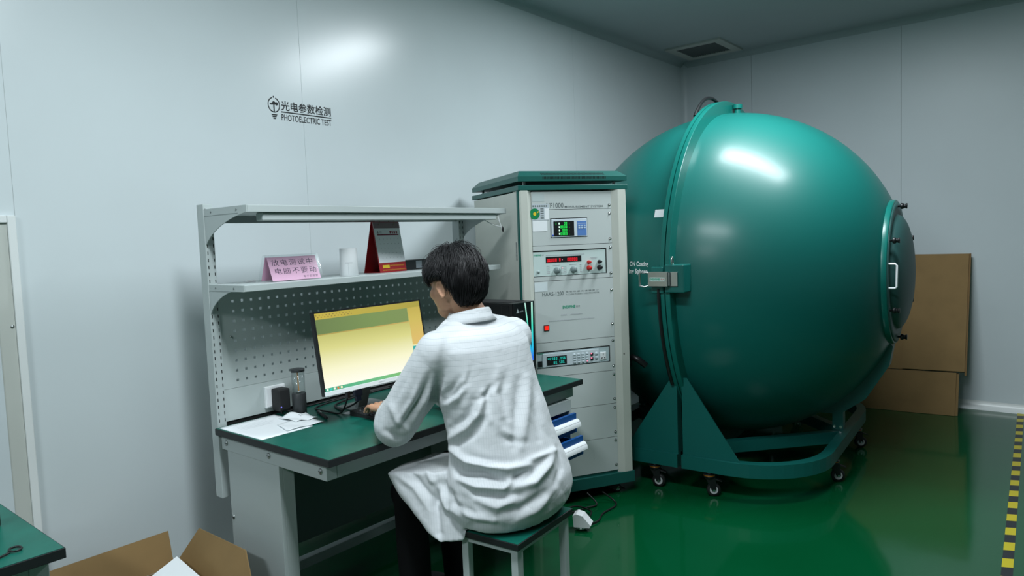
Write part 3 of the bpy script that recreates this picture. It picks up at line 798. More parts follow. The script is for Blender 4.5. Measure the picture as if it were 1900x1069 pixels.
# door port at the end
prt = S(MB().lathe([(.33, .90), (.412, .90), (.416, .904), (.416, .955), (.412, .959), (.355, .9595), (.355, .952)], 96, 'x', c_), 'port_ring', m_spheref)
pc = S(MB().lathe([(.405, .9597), (.405, .9635), (.352, .9645), (.345, .962), (.335, .9635)] + [(.33 * cos(a), .964 + .085 * sin(a)) for a in [pi / 2 * k / 14 for k in range(15)]], 96, 'x', c_), 'port_cover', m_port)
for k in range(6):
    a = radians(90 + 60 * k)
    y_, z_ = .378 * cos(a), SZc + .378 * sin(a)
    kb = MB(); kb.lathe([(.006, .964), (.006, .978), (.015, .978), (.017, .981), (.017, .992), (.012, .995), (.012, 1.004), (.015, 1.005), (.015, 1.012), (0, 1.013)], 18, 'x', (0, y_, z_))
    kb.build('knob', m_black, pc)
for s in (-1, 1):
    y_ = s * .375 if s < 0 else .375
    h = [(.963, y_, SZc + .065), (.995, y_, SZc + .065), (1.003, y_, SZc + .057), (1.003, y_, SZc - .057), (.995, y_, SZc - .065), (.963, y_, SZc - .065)]
    MB().tube(h, .006, 8).build('handle', m_white, pc)
# wheeled frame: each half a curved beam
def beam_path(path, w_, z0, z1):
    n = len(path); L1, R1 = [], []
    for i, p in enumerate(path):
        p = Vector(p); t_ = (Vector(path[min(i + 1, n - 1)]) - Vector(path[max(i - 1, 0)])).normalized()
        nn = Vector((-t_.y, t_.x)); L1.append(p + nn * w_ / 2); R1.append(p - nn * w_ / 2)
    b = MB(); V = []
    for i in range(n):
        V += [(L1[i].x, L1[i].y, z0), (R1[i].x, R1[i].y, z0), (R1[i].x, R1[i].y, z1), (L1[i].x, L1[i].y, z1)]
    F = [(i * 4 + k, i * 4 + (k + 1) % 4, (i + 1) * 4 + (k + 1) % 4, (i + 1) * 4 + k) for i in range(n - 1) for k in range(4)] + [(3, 2, 1, 0), ((n - 1) * 4, (n - 1) * 4 + 1, (n - 1) * 4 + 2, (n - 1) * 4 + 3)]
    b.add(V, F); return b
BZ0, BZ1 = .138, .212
def half_path(s):
    R_, uE, vF = .42, .685, .926
    p = [(s * .012, -vF), (s * (uE - R_), -vF)]
    p += [(s * (uE - R_ + R_ * sin(a)), -vF + R_ - R_ * cos(a)) for a in [pi / 2 * k / 12 for k in range(1, 13)]]
    p += [(s * (uE - R_ + R_ * cos(a)), vF - R_ + R_ * sin(a)) for a in [pi / 2 * k / 12 for k in range(0, 13)]]
    p += [(s * .012, vF)]
    return p
for s in (1, -1):
    fb = S(beam_path(half_path(s), .055, BZ0, BZ1), 'frame_beam', m_frame); fix_normals(fb)
    for sy in (-1, 1):
        fix_normals(S(beam_path([(s * .05, sy * .64), (s * .665, sy * .03)], .05, BZ0 + .002, BZ1 - .002), 'diagonal_brace', m_frame))
        g = MB(); yv = sy * .926
        gy0, gy1 = (yv - .006, yv + .002) if sy < 0 else (yv - .002, yv + .006)
        g.prism([(s * .014, BZ1), (s * .33, BZ1), (s * .045, .645), (s * .014, .645)], 'y', gy0, gy1)
        g.prism([(s * .014, BZ1), (s * .020, BZ1), (s * .020, .645), (s * .014, .645)], 'y', gy1 if sy < 0 else gy0 - .05, gy1 + .05 if sy < 0 else gy0)
        fix_normals(S(g, 'gusset', m_frame))
    S(MB().box(s * .645 - .03, s * .645 + .03, -.035, .035, BZ1, .345), 'support_post', m_frame)
    for bx in (-.018, .018):
        S(MB().cyl((s * .645 + bx, -.035, BZ1 + .02), (s * .645 + bx, -.044, BZ1 + .02), .008, 10), 'bolt', m_chrome)
    cr = MB(); arc = []
    a0, a1 = radians(24), radians(58)
    inner = [(SR * 0.998 * cos(a), -SR * 0.998 * sin(a)) for a in [a0 + (a1 - a0) * k / 14 for k in range(15)]]
    outer = [(.660, -.86), (.80, -.755), (.925, -.545), (.945, -.43)]
    poly = inner + outer
    fix_normals(S(cr.prism([(s * x, SZc + z) for x, z in poly], 'y', -.045, .045), 'cradle_strut', m_frame))
    for (u, v_) in ((.16, -.926), (.685, -.37), (.685, .37), (.16, .926)):
        caster(sp, s * u, v_, BZ0, radians(-62 if s > 0 else -75), .037)
# toggle clamp on the flange facing the camera
lt_y = -1.099
la = S(MB().box(.004, .112, lt_y - .012, -1.0, 1.133, 1.281, .006), 'clamp_block', m_frame)
S(MB().box(-.075, -.006, lt_y - .006, -1.0, 1.128, 1.270, .006), 'clamp_block', m_frame)
cl = S(MB().box(-.078, .032, lt_y - .040, lt_y - .034, 1.168, 1.246, .002), 'clamp_plate', m_steel)
MB().box(-.078, .032, lt_y - .034, lt_y - .0125, 1.170, 1.174).build('clamp_side', m_steel, cl)
MB().box(-.078, .032, lt_y - .034, lt_y - .0125, 1.240, 1.244).build('clamp_side', m_steel, cl)
MB().box(.040, .080, lt_y - .020, lt_y - .0122, 1.168, 1.244, .002).build('keeper_plate', m_steel, cl)
MB().cyl((.036, lt_y - .026, 1.172), (.036, lt_y - .026, 1.240), .006, 10).build('hinge_pin', m_bolt, cl)
lr = MB().box(-.068, .018, lt_y - .0408, lt_y - .0402, 1.196, 1.217).build('clamp_label', mat('pale label', (.50, .66, .62), .5), cl)
text('lettering', 'EVERFiNE', m_logo, lr, front(-.0655, lt_y - .0412, 1.2065), width=.056, height=.011, align='LEFT', bold=.03)
text('lettering', '远方', m_red, lr, front(-.006, lt_y - .0412, 1.2065), width=.022, height=.011, align='LEFT', bold=.01)
MB().tube([(-.076, lt_y - .036, 1.240), (-.095, lt_y - .046, 1.245), (-.120, lt_y - .050, 1.240), (-.120, lt_y - .050, 1.172), (-.098, lt_y - .046, 1.166), (-.076, lt_y - .036, 1.172)], .0055, 8).build('pull_ring', m_steel, cl)
MB().tube([(.045 + .0 * k, lt_y + .002 + .010 * cos(2 * pi * k / 16), 1.301 + .020 * sin(2 * pi * k / 16)) for k in range(17)], .0055, 8).build('eye_bolt', m_chrome, la)
# sticker, lettering, hose, cable on the shell
def on_sphere(me, off):
    for v in me.vertices:
        x, z = v.co.x, v.co.z
        y = -sqrt(max(0.0, (SR + off) ** 2 - x * x - (z - SZc) ** 2)); v.co.y = y
g = MB()
for i in range(7):
    for j in range(5):
        pass
def patch(x0, x1, z0, z1, n=6):
    b = MB(); V = [(x0 + (x1 - x0) * i / n, 0, z0 + (z1 - z0) * j / n) for j in range(n + 1) for i in range(n + 1)]
    b.add(V, [(j * (n + 1) + i, j * (n + 1) + i + 1, (j + 1) * (n + 1) + i + 1, (j + 1) * (n + 1) + i) for j in range(n) for i in range(n)]); return b
pt = patch(-.118, -.048, 1.537, 1.580).build('sticker', m_paper, hlft); on_sphere(pt.data, .0015)
for body, z_, x1_ in (('ON Coating', 1.279, -.133), ('ing Sphere', 1.238, -.137)):
    me = text_mesh(body, width=.124, height=.034, align='RIGHT', bold=.02); me.transform(Matrix.Translation((x1_, 0, z_)) @ Matrix.Rotation(pi / 2, 4, 'X'))
    on_sphere(me, .0012); me.materials.append(m_white); me.name = 'lettering'; link('lettering', me, hlft)
hs = []
for k in range(15):
    t_ = k / 14; a = radians(78 + 34 * t_); rr = SF + .006 + .075 * sin(pi * t_) ** .8
    hs.append((-.03 - .04 * sin(pi * t_), -rr * cos(a) * 1.0 - .05, SZc + rr * sin(a)))
hs = []
for k in range(15):
    t_ = k / 14; a = radians(63 + 25 * t_); rr = SF - .015 + .05 * sin(pi * t_)
    hs.append((-.045, -rr * cos(a), SZc + rr * sin(a)))
S(MB().tube(hs, .0105, 12), 'cable_loop', m_black)
S(MB().cyl((.055, 0, SZc + SR - .01), (.055, 0, SZc + SR + .035), .020, 16), 'lifting_lug', m_spheref)
S(MB().cyl((.055, 0, SZc + SR + .035), (.055, 0, SZc + SR + .06), .030, 16), 'lifting_lug', m_spheref)
cbp = [(-.035, -SF * cos(a) - .004, SZc + SF * sin(a)) for a in [radians(-1 - 30 * k / 14) for k in range(15)]]
S(MB().tube(cbp, .010, 8), 'hanging_cable', m_black)
hose2 = [(-.20, -.93, .70), (-.225, -.965, .735), (-.26, -.97, .75), (-.295, -.95, .735), (-.32, -.90, .69)]
S(MB().tube(hose2, .018, 10), 'cable_loop', m_black)

# ------------------------------------------------------------------ things on the desk
# monitor
mon = thing('monitor', 'flat computer monitor with white chin and yellowish bright screen', 'monitor', (1.86, 2.37, .7503))
up = Vector((0, .05, .322)).normalized(); rx = Vector((1, 0, 0)); nz = rx.cross(up)
MM = Matrix(((rx.x, up.x, nz.x, 1.581), (rx.y, up.y, nz.y, 2.249), (rx.z, up.z, nz.z, .873), (0, 0, 0, 1)))
MW, MH = .560, .328
def mpart(mb, n, m, parent=None):
    o = mb.build(n, m, parent or mon); o.matrix_parent_inverse = root_matrix(parent or mon).inverted() @ (MM if parent is None else root_matrix(mon).inverted() @ MM if False else MM)
    return o
mpart(MB().box(0, MW, 0, MH, -.022, -.001, .003), 'housing', m_black)
bz = MB(); bz.box(0, .0065, .0, MH, -.001, .0015); bz.box(MW - .0065, MW, 0, MH, -.001, .0015); bz.box(.0065, MW - .0065, MH - .007, MH, -.001, .0015)
mpart(bz, 'bezel', m_black)
ch = mpart(MB().box(.0, MW, 0, .017, .0016, .005, .001), 'chin', m_white)
def screen_mat(name, cols, axis=1, span=MH, strength=1.0):
    m = bpy.data.materials.new(name); m.use_nodes = True; nt = m.node_tree; b = nt.nodes['Principled BSDF']
    tc = nt.nodes.new('ShaderNodeTexCoord'); s_ = nt.nodes.new('ShaderNodeSeparateXYZ'); nt.links.new(tc.outputs['Object'], s_.inputs[0])
    d = nt.nodes.new('ShaderNodeMath'); d.operation = 'DIVIDE'; d.inputs[1].default_value = span; nt.links.new(s_.outputs[axis], d.inputs[0])
    r = nt.nodes.new('ShaderNodeValToRGB'); nt.links.new(d.outputs[0], r.inputs['Fac'])
    while len(r.color_ramp.elements) < len(cols): r.color_ramp.elements.new(0.5)
    for e, (p, c) in zip(r.color_ramp.elements, cols): e.position = p; e.color = (*srgb(*c), 1)
    b.inputs['Base Color'].default_value = (.01, .01, .01, 1); b.inputs['Roughness'].default_value = .35
    nt.links.new(r.outputs['Color'], b.inputs['Emission Color']); b.inputs['Emission Strength'].default_value = strength
    return m
x0, x1, y0, y1 = .0066, MW - .0066, .0172, MH - .0071
scr = mpart(MB().box(x0, x1, y0, y1, -.001, .0), 'screen', screen_mat('screen page', [(.07, (255, 254, 240)), (.30, (248, 246, 206)), (.55, (218, 215, 138)), (.80, (180, 178, 92)), (1.0, (172, 164, 76))]))
def sq(n, a, b_, c, d, m, lift=.0003):
    return mpart(MB().box(a, b_, c, d, .0001, lift), n, m, scr)
sq('toolbar', x0, x1, y1 - .024, y1 - .0005, screen_mat('toolbar', [(0, (196, 176, 70)), (1, (170, 158, 66))], 0, MW))
sq('olive_band', x0, .478, y1 - .082, y1 - .0245, screen_mat('olive band', [(0, (108, 128, 76)), (.5, (122, 146, 84)), (1, (128, 146, 88))], 0, MW))
sq('band_rule', x0, .478, y1 - .086, y1 - .0825, screen_mat('band rule', [(0, (170, 148, 74)), (1, (204, 170, 96))], 0, MW))
sq('side_column', .484, x1, .135, y1 - .0245, screen_mat('side column', [(.4, (226, 190, 112)), (.75, (206, 186, 92)), (1, (186, 166, 70))]))
sq('column_rule', .482, .484, .06, y1 - .0245, screen_mat('column rule', [(0, (232, 200, 120)), (1, (196, 168, 84))]))
pp = sq('popup', .480, x1, .075, .128, screen_mat('popup', [(0, (12, 170, 168)), (1, (16, 178, 172))]))
sq('taskbar', x0, x1, y0, y0 + .013, screen_mat('taskbar', [(0, (62, 172, 138)), (.5, (112, 190, 130)), (1, (150, 196, 100))], 0, MW))
for k, c in enumerate(((240, 250, 240), (60, 200, 190), (245, 245, 230), (220, 120, 70), (250, 240, 200))):
    sq('taskbar_icon', x0 + .006 + k * .0165, x0 + .0145 + k * .0165, y0 + .0025, y0 + .0105, screen_mat('icon%d' % k, [(0, c), (1, c)]), .0006)
ic = MB()
for k in range(22): ic.box(x0 + .004 + k * .008, x0 + .009 + k * .008, y1 - .010 - (k % 2) * .008, y1 - .0065 - (k % 2) * .008, .0003, .0006)
o = mpart(ic, 'toolbar_icons', screen_mat('tool icons', [(0, (120, 104, 40)), (1, (140, 120, 60))]), scr); o['kind'] = 'stuff'
for a in (0.496,):
    fr = MB(); fr.box(a, x1 - .006, .082, .0835, .0003, .0005); fr.box(a, x1 - .006, .1205, .122, .0003, .0005); fr.box(a, a + .0015, .0835, .1205, .0003, .0005)
    mpart(fr, 'popup_frame', screen_mat('popup frame', [(0, (120, 220, 210)), (1, (120, 220, 210))]), scr)
bmk = MB()
for k in range(7): bmk.box(.262 + k * .0052, .2655 + k * .0052, .0068, .0102, .0051, .0053)
bo_ = mpart(bmk, 'brand_mark', m_inkfaint); bo_['kind'] = 'stuff'
NK = MB(); NK.hexa([(1.85, 2.400, .756), (1.90, 2.400, .756), (1.90, 2.420, .756), (1.85, 2.420, .756), (1.845, 2.305, 1.00), (1.895, 2.305, 1.00), (1.895, 2.325, 1.00), (1.845, 2.325, 1.00)])
NK.build('neck', mat('stand grey', (.22, .25, .25), .4), mon, True)
MB().box(1.815, 2.00, 2.365, 2.50, .7506, .757, .002).build('foot', mat('stand grey', (.22, .25, .25), .4), mon, True)
MB().box(1.80, 1.94, 2.292, 2.325, .93, 1.07, .004).build('hinge_block', mat('stand grey', (.22, .25, .25), .4), mon, True)
vg = MB().box(1.755, 1.79, 2.285, 2.305, .835, .878, .002); vg.box(1.761, 1.784, 2.288, 2.302, .815, .835)
vg.build('video_plug', mat('navy plug', (.01, .02, .07), .4), mon, True)
vg = MB().box(1.715, 1.727, 2.285, 2.30, .835, .878, .001); vg.build('power_plug', m_black, mon, True)

# cables behind the monitor
def noodle(pts, n=6):
    """Catmull-Rom through points"""
    P_ = [Vector(p) for p in pts]; P_ = [P_[0] * 2 - P_[1]] + P_ + [P_[-1] * 2 - P_[-2]]
    out = []
    for i in range(1, len(P_) - 2):
        for k in range(n):
            t_ = k / n; a, b_, c, d = P_[i - 1], P_[i], P_[i + 1], P_[i + 2]
            out.append(.5 * ((2 * b_) + (c - a) * t_ + (2 * a - 5 * b_ + 4 * c - d) * t_ ** 2 + (3 * b_ - a - 3 * c + d) * t_ ** 3))
    out.append(P_[-2]); return out
zc_ = .7548
def cable(name, label, pts, r, m=m_cable, group='cables behind the monitor'):
    return tag(MB().tube(noodle(pts), r, 7).build(name, m), label, 'cable', group)
cable('video_cable', 'black video cable hanging down from the plug under the monitor', [(1.772, 2.297, .814), (1.773, 2.325, .796), (1.774, 2.375, .775), (1.785, 2.43, zc_ + .001), (1.83, 2.53, zc_ + .001), (1.95, 2.575, zc_ + .001), (2.10, 2.595, zc_ + .001), (2.4, 2.60, zc_ + .001)], .0042)
cable('black_lead', 'black power lead looping flat on the mat left of the monitor stand', [(1.721, 2.297, .834), (1.725, 2.33, .785), (1.742, 2.39, zc_ + .001), (1.738, 2.46, zc_ + .001), (1.735, 2.53, zc_ + .001), (1.765, 2.572, zc_ + .001), (1.86, 2.600, zc_ + .001), (2.0, 2.614, zc_ + .001), (2.2, 2.617, zc_ + .001)], .0038)
cable('adapter_cord', 'thin black cord running along the back edge of the mat', [(1.635, 2.600, .762), (1.66, 2.62, zc_), (1.78, 2.628, zc_), (2.0, 2.634, zc_), (2.4, 2.632, zc_)], .003)
tag(MB().tube(noodle([(1.93, 2.58, .792), (2.0, 2.585, .815), (2.08, 2.60, .85), (2.15, 2.635, .868)]), .0014, 6).build('thin_wire', mat('red wire', (.16, .03, .03), .5)), 'thin dark red wire behind the monitor', 'wire')

# keyboard
kb = thing('keyboard', 'black computer keyboard under the left hand', 'keyboard', (1.758, 2.335, .7503), radians(2))
MB().hexa([(0, -.165, .0), (.435, -.165, 0), (.435, 0, 0), (0, 0, 0), (0, -.165, .010), (.435, -.165, .010), (.435, 0, .021), (0, 0, .021)]).build('case', m_black_m, kb)
ks = MB()
for r_ in range(6):
    for c__ in range(21):
        xx = .010 + c__ * .0199; yy = -.150 + r_ * .0235; zz = .0095 + (yy + .165) / .165 * .011
        ks.hexa([(xx, yy, zz), (xx + .0165, yy, zz), (xx + .0165, yy + .018, zz + .001), (xx, yy + .018, zz + .001), (xx + .0025, yy + .002, zz + .007), (xx + .014, yy + .002, zz + .007), (xx + .014, yy + .0155, zz + .008), (xx + .0025, yy + .0155, zz + .008)])
ko = ks.build('keys', mat('key black', (.028, .031, .032), .35), kb); ko['kind'] = 'stuff'
kl = MB()
for r_ in range(6):
    for c__ in range(21):
        xx = .010 + c__ * .0199; yy = -.150 + r_ * .0235; zz = .0095 + (yy + .165) / .165 * .011
        kl.quad((xx + .004, yy + .007, zz + .0079), (xx + .009, yy + .007, zz + .0079), (xx + .009, yy + .012, zz + .0082), (xx + .004, yy + .012, zz + .0082))
ko2 = kl.build('key_legends', mat('legend grey', (.42, .45, .45), .5), kb); ko2['kind'] = 'stuff'
tag(MB().box(1.765, 1.80, 2.352, 2.395, .7503, .7512).build('small_card', m_paper), 'small white card on the mat behind the keyboard', 'card')

# PC tower
pc_ = thing('computer_tower', 'black computer tower with two glowing cyan light strips', 'computer', (2.558, 2.10, .7503))
TW, TD, THh = .162, .40, .392
MB().box(0, TW, .012, TD, .006, THh, .003).build('case', m_black, pc_)
MB().box(.001, TW - .001, 0, .0118, .006, THh, .003).build('front_panel', mat('gloss black', (.006, .007, .008), .15), pc_)
MB().box(-.0015, -.0002, .03, TD - .02, .02, THh - .012).build('side_window', mat('smoked glass', (.012, .013, .014), .12), pc_)
MB().box(-.0020, -.0015, .075, .078, .02, THh - .012).build('window_edge', m_dark, pc_)
MB().box(.02, TW - .02, .05, TD - .05, THh, THh + .002).build('top_mesh', m_black_m, pc_)
for x_ in (.015, TW - .035):
    for y_ in (.03, TD - .05): MB().box(x_, x_ + .02, y_, y_ + .02, 0, .006).build('foot', m_black, pc_)
ls = screen_mat('light strip', [(.30, (40, 110, 230)), (.42, (40, 190, 235)), (.7, (60, 225, 190)), (.92, (170, 235, 215)), (1, (190, 225, 215))], 2, THh)
for (a0, a1, w_) in ((.086, .128, .0075), (.140, .131, .012)):
    MB().hexa([(a1 - w_ / 2, -.0012, .10), (a1 + w_ / 2, -.0012, .10), (a1 + w_ / 2, -.0002, .10), (a1 - w_ / 2, -.0002, .10), (a0 - w_ / 2, -.0012, THh - .004), (a0 + w_ / 2, -.0012, THh - .004), (a0 + w_ / 2, -.0002, THh - .004), (a0 - w_ / 2, -.0002, THh - .004)]).build('light_strip', ls, pc_)
lg_ = MB(); zz = THh - .048
lg_.add([(.018, -.0006, zz), (.038, -.0006, zz), (.0285, -.0006, zz + .022)], [(0, 1, 2)])
lgo = lg_.build('emblem', mat('emblem grey', (.35, .40, .40), .4), pc_)
lg_ = MB()
for k in range(4): lg_.box(.042 + k * .0075, .0475 + k * .0075, -.0007, -.0003, zz + .002, zz + .0085)
lg_.build('emblem_print', m_inkgrey, pc_)

# socket, adapter, tumbler, papers, marker
sk = thing('wall_socket', 'white double socket box on the bench back panel', 'socket', (1.60, 2.648, .78))
MB().box(1.563, 1.656, 2.634, 2.6495, .783, .873, .003).build('plate', m_white, sk, True)
MB().box(1.568, 1.651, 2.631, 2.634, .788, .868, .002).build('face', m_white, sk, True)
ad = thing('power_adapter', 'black plug-in power adapter with a blue light on the white socket', 'adapter', (1.61, 2.60, .78))
MB().box(1.585, 1.640, 2.573, 2.630, .772, .864, .006).build('body', m_black_m, ad, True)
MB().lathe([(0, -.001), (.0028, -.001), (.0028, 0)], 10, 'y', (1.594, 2.573, .790)).build('blue_light', mat('blue light', (0, 0, .1), .4, emit=(.2, .2, 1.0), estr=1.5), ad, True)
MB().cyl((1.612, 2.60, .772), (1.612, 2.60, .757), .006, 10).build('strain_relief', m_black, ad, True)
tu = thing('tumbler', 'clear tumbler bottle with charcoal base and lid, orange stick inside', 'bottle', (1.672, 2.560, .7503))
MB().lathe([(0, 0), (.028, 0), (.029, .002), (.029, .086), (.0275, .088), (0, .088)], 32).build('base', m_tumb, tu)
tg = MB().lathe([(.0275, .0885), (.0275, .178), (.0255, .178), (.0255, .0885)], 32).build('clear_wall', m_glass, tu)
MB().lathe([(0, .178), (.0285, .178), (.0285, .188), (.0275, .19), (0, .19)], 32).build('lid', m_tumb, tu)
MB().cyl((.001, 0, .0885), (-.002, 0, .177), .0024, 8).build('orange_stick', mat('orange stick', (.75, .33, .06), .4), tu)
MB().lathe([(0, .0885), (.010, .0885), (.008, .094), (0, .095)], 18).build('inner_boss', m_bolt, tu)
def sheet(name, label, corners, z, wav, n=12, prints=()):
    a, b_, c, d = [Vector(q) for q in corners]
    b = MB(); V = []
    for j in range(n + 1):
        for i in range(n + 1):
            u, v_ = i / n, j / n
            p = a * (1 - u) * (1 - v_) + b_ * u * (1 - v_) + c * u * v_ + d * (1 - u) * v_
            V.append((p.x, p.y, z + wav(u, v_)))
    b.add(V, [(j * (n + 1) + i, j * (n + 1) + i + 1, (j + 1) * (n + 1) + i + 1, (j + 1) * (n + 1) + i) for j in range(n) for i in range(n)], True)
    o = b.build(name, m_paper); md = o.modifiers.new('thickness', 'SOLIDIFY'); md.thickness = .0006; md.offset = 1
    tag(o, label, 'paper')
    if prints:
        pm_ = MB()
        for (u0, u1, v0, v1) in prints:
            q = [a * (1 - u) * (1 - v_) + b_ * u * (1 - v_) + c * u * v_ + d * (1 - u) * v_ for u, v_ in ((u0, v0), (u1, v0), (u1, v1), (u0, v1))]
            pm_.add([(p.x, p.y, z + wav(uu, vv) + .0009) for p, (uu, vv) in zip(q, ((u0, v0), (u1, v0), (u1, v1), (u0, v1)))], [(0, 1, 2, 3)])
        pp_ = pm_.build('print_lines', m_inkfaint, o); pp_['kind'] = 'stuff'
    return o
sheet('paper_sheet', 'large white printed sheet lying along the left back of the desk', [(1.353, 2.325), (1.575, 2.325), (1.600, 2.630), (1.350, 2.628)], .7506, lambda u, v: .004 * max(0, u - .6) * sin(v * 7) ** 2 + .006 * max(0, v - .85),
      prints=[(.15 + .0 * k, .80 - .05 * (k % 3), .93 - .06 * k, .935 - .06 * k) for k in range(6)])
sheet('paper_sheet', 'white sheet with ragged corner under the crumpled one', [(1.470, 2.345), (1.632, 2.335), (1.640, 2.45), (1.50, 2.46)], .7535, lambda u, v: .003 * sin(u * 5 + v * 3) ** 2)
sheet('paper_sheet', 'small crumpled white note in front of the tumbler', [(1.560, 2.420), (1.652, 2.400), (1.674, 2.520), (1.560, 2.545)], .7570, lambda u, v: .014 * (sin(pi * u * .9 + .2) ** 2) * (.3 + v) * .6 + .004 * sin(9 * u + 4 * v), prints=[(.50, .53, .42, .60), (.50, .60, .58, .61), (.58, .61, .42, .56)])
mk = thing('marker_pen', 'black marker pen lying on the green mat', 'pen', (1.69, 2.43, .758))
a, b_ = Vector((1.712, 2.492, .7575)), Vector((1.664, 2.362, .7575)); d_ = (b_ - a)
MB().tube([a, a + d_ * .04, a + d_ * .42], [.004, .0065, .0072], 12).build('cap', m_black, mk, True)
MB().tube([a + d_ * .425, a + d_ * .96, b_], [.0066, .0066, .005], 12).build('barrel', m_black_m, mk, True)
MB().box(-.0018, .0018, -.02, .02, -.0008, .0008).build('clip', m_steel, mk).matrix_parent_inverse = root_matrix(mk).inverted() @ Matrix.Translation(a + d_ * .3 + Vector((0, 0, .0078))) @ Matrix.Rotation(math.atan2(d_.y, d_.x) - pi / 2, 4, 'Z')

# ------------------------------------------------------------------ things on the lower shelf
ZS = 1.3162
sgn = thing('table_sign', 'clear acrylic table sign with a pink handwritten card', 'sign', (1.637, 2.507, ZS))
W_ = .248; h_ = .104
def slab(p0, p1, x0, x1, t_):
    """thin sloping panel between (y,z) points"""
    (ya, za), (yb, zb_) = p0, p1; n_ = Vector((-(zb_ - za), yb - ya)).normalized() * t_
    return MB().prism([(ya, za), (yb, zb_), (yb + n_.x, zb_ + n_.y), (ya + n_.x, za + n_.y)], 'x', x0, x1)
for p0, p1 in (((-.045, 0), (-.006, h_)), ((.045, 0), (.006, h_))):
    fix_normals(slab(p0, p1, -W_ / 2, W_ / 2, .002).build('acrylic_panel', m_glass, sgn))
fix_normals(slab((-.0405, .0025), (-.0055, .096), -W_ / 2 + .012, W_ / 2 - .012, .0006).build('pink_card', m_pink, sgn))
fix_normals(slab((.0405, .0025), (.0055, .096), -W_ / 2 + .012, W_ / 2 - .012, -.0006).build('pink_card', m_pink, sgn))
tl_ = math.atan2(.035, .0935)
def onsign(z):
    return -.0405 + .035 * (z - .0025) / .0935 - .0010
for body, x_, z_, w__, h__ in (('放电测试中', -.004, .074, .190, .027), ('电脑不要动', .004, .040, .190, .026), ('电子实验室', .066, .014, .068, .010)):
    text('handwriting', body, mat('purple ink', (.035, .008, .05), .5), sgn, front(x_, onsign(z_), z_, tl_), width=w__, height=h__, bold=-.004, spacing=1.25)
cu = thing('white_canister', 'plain white cylinder canister standing on the lower shelf', 'canister', (1.897, 2.470, ZS))
MB().lathe([(0, 0), (.0375, 0), (.039, .001), (.0365, .118), (.036, .1195), (0, .1195)], 40).build('body', m_white, cu)
ln = MB(); ln.box(-.017, .014, -.0385, -.0378, .0575, .0588); ln.box(-.0045, -.0037, -.0385, -.0380, .003, .058)
l_o = ln.build('seam_lines', m_inkfaint, cu); l_o.rotation_euler = (0, 0, radians(-35))
sm = MB().box(1.492, 1.528, 2.595, 2.615, ZS, ZS + .008, .002); tag(sm.build('white_clip', m_white), 'small white plastic clip at the left end of the shelf', 'clip')
CALW, CALH, CALD = .190, .235, .085
cal = thing('desk_calendar', 'red standing desk calendar showing month 4', 'calendar', (2.098, 2.505, ZS), radians(9))
fix_normals(slab((0, 0), (CALD * .45, CALH), 0, CALW, .002).build('front_board', m_calred, cal))
fix_normals(slab((CALD + .012, 0), (CALD * .45 + .004, CALH), 0, CALW, .002).build('back_board', m_calred, cal))
MB().box(.002, CALW - .002, .004, CALD + .006, 0, .002).build('base_board', m_calred, cal)
ct = math.atan2(CALD * .45, CALH)
def oncal(z): return CALD * .45 * z / CALH
fix_normals(slab((oncal(.045) - .002, .045), (oncal(CALH - .002) - .002, CALH - .002), .004, CALW - .001, .0015).build('page', m_paper, cal))
fix_normals(slab((oncal(.205) - .0042, .205), (oncal(CALH - .002) - .0042, CALH - .002), .004, CALW - .001, .0008).build('page_header', mat('page header grey', (.22, .17, .18), .6), cal))
pg = mat('page tint', (.55, .62, .60), .6)
text('month', '4', m_ink, cal, front(.025, oncal(.186) - .0048, .186, ct), height=.016)
ln = MB()
def cbar(x0, x1, z, h, off=.0046):
    y0_ = oncal(z) - off; y1_ = oncal(z + h) - off
    ln.add([(x0, y0_, z), (x1, y0_, z), (x1, y1_, z + h), (x0, y1_, z + h)], [(0, 1, 2, 3)])
for k in range(5):
    for j in range(6): cbar(.030 + j * .026, .0335 + j * .026, .065 + k * .022, .004)
cbar(.036, .054, .189, .002); cbar(.036, .054, .183, .002)
lo_ = ln.build('day_marks', m_inkfaint, cal); lo_['kind'] = 'stuff'
ln = MB()
for k in range(4): cbar(.110 + k * .015, .119 + k * .015, .180, .012)
lo_ = ln.build('header_marks', mat('dull red print', (.25, .03, .05), .6), cal); lo_['kind'] = 'stuff'
ln = MB(); cbar(.020, CALW - .018, .172, .005); ln.build('rule', mat('wine rule', (.20, .015, .04), .6), cal)
ln = MB(); cbar(.022, .070, .020, .014, .0029)
ln.build('yellow_print', m_yellow, cal)
ln = MB()
for k in range(14): cbar(.074 + k * .0075, .0795 + k * .0075, .027, .006, .0029); 
for k in range(20): cbar(.022 + k * .008, .0275 + k * .008, .008, .005, .0029)
lo_ = ln.build('orange_print', mat('orange print', (.60, .22, .03), .5), cal); lo_['kind'] = 'stuff'
for x_ in (.038, .142):
    MB().tube([(x_, oncal(CALH) + .000 + .017 * cos(a), CALH + .0 + .017 * sin(a)) for a in [2 * pi * k / 18 for k in range(19)]], .0022, 6).build('ring', mat('brass ring', (.20, .18, .12), .35, metal=.8), cal)
bx_ = thing('dark_box', 'dark grey box with a pale label behind the calendar', 'box', (2.41, 2.625, ZS))
MB().box(-.13, .14, -.03, .03, 0, .048, .002).build('body', mat('charcoal box', (.05, .055, .06), .5), bx_)
MB().box(-.005, .035, -.0305, -.0302, .006, .042).build('label', mat('box label', (.45, .50, .55), .5), bx_)

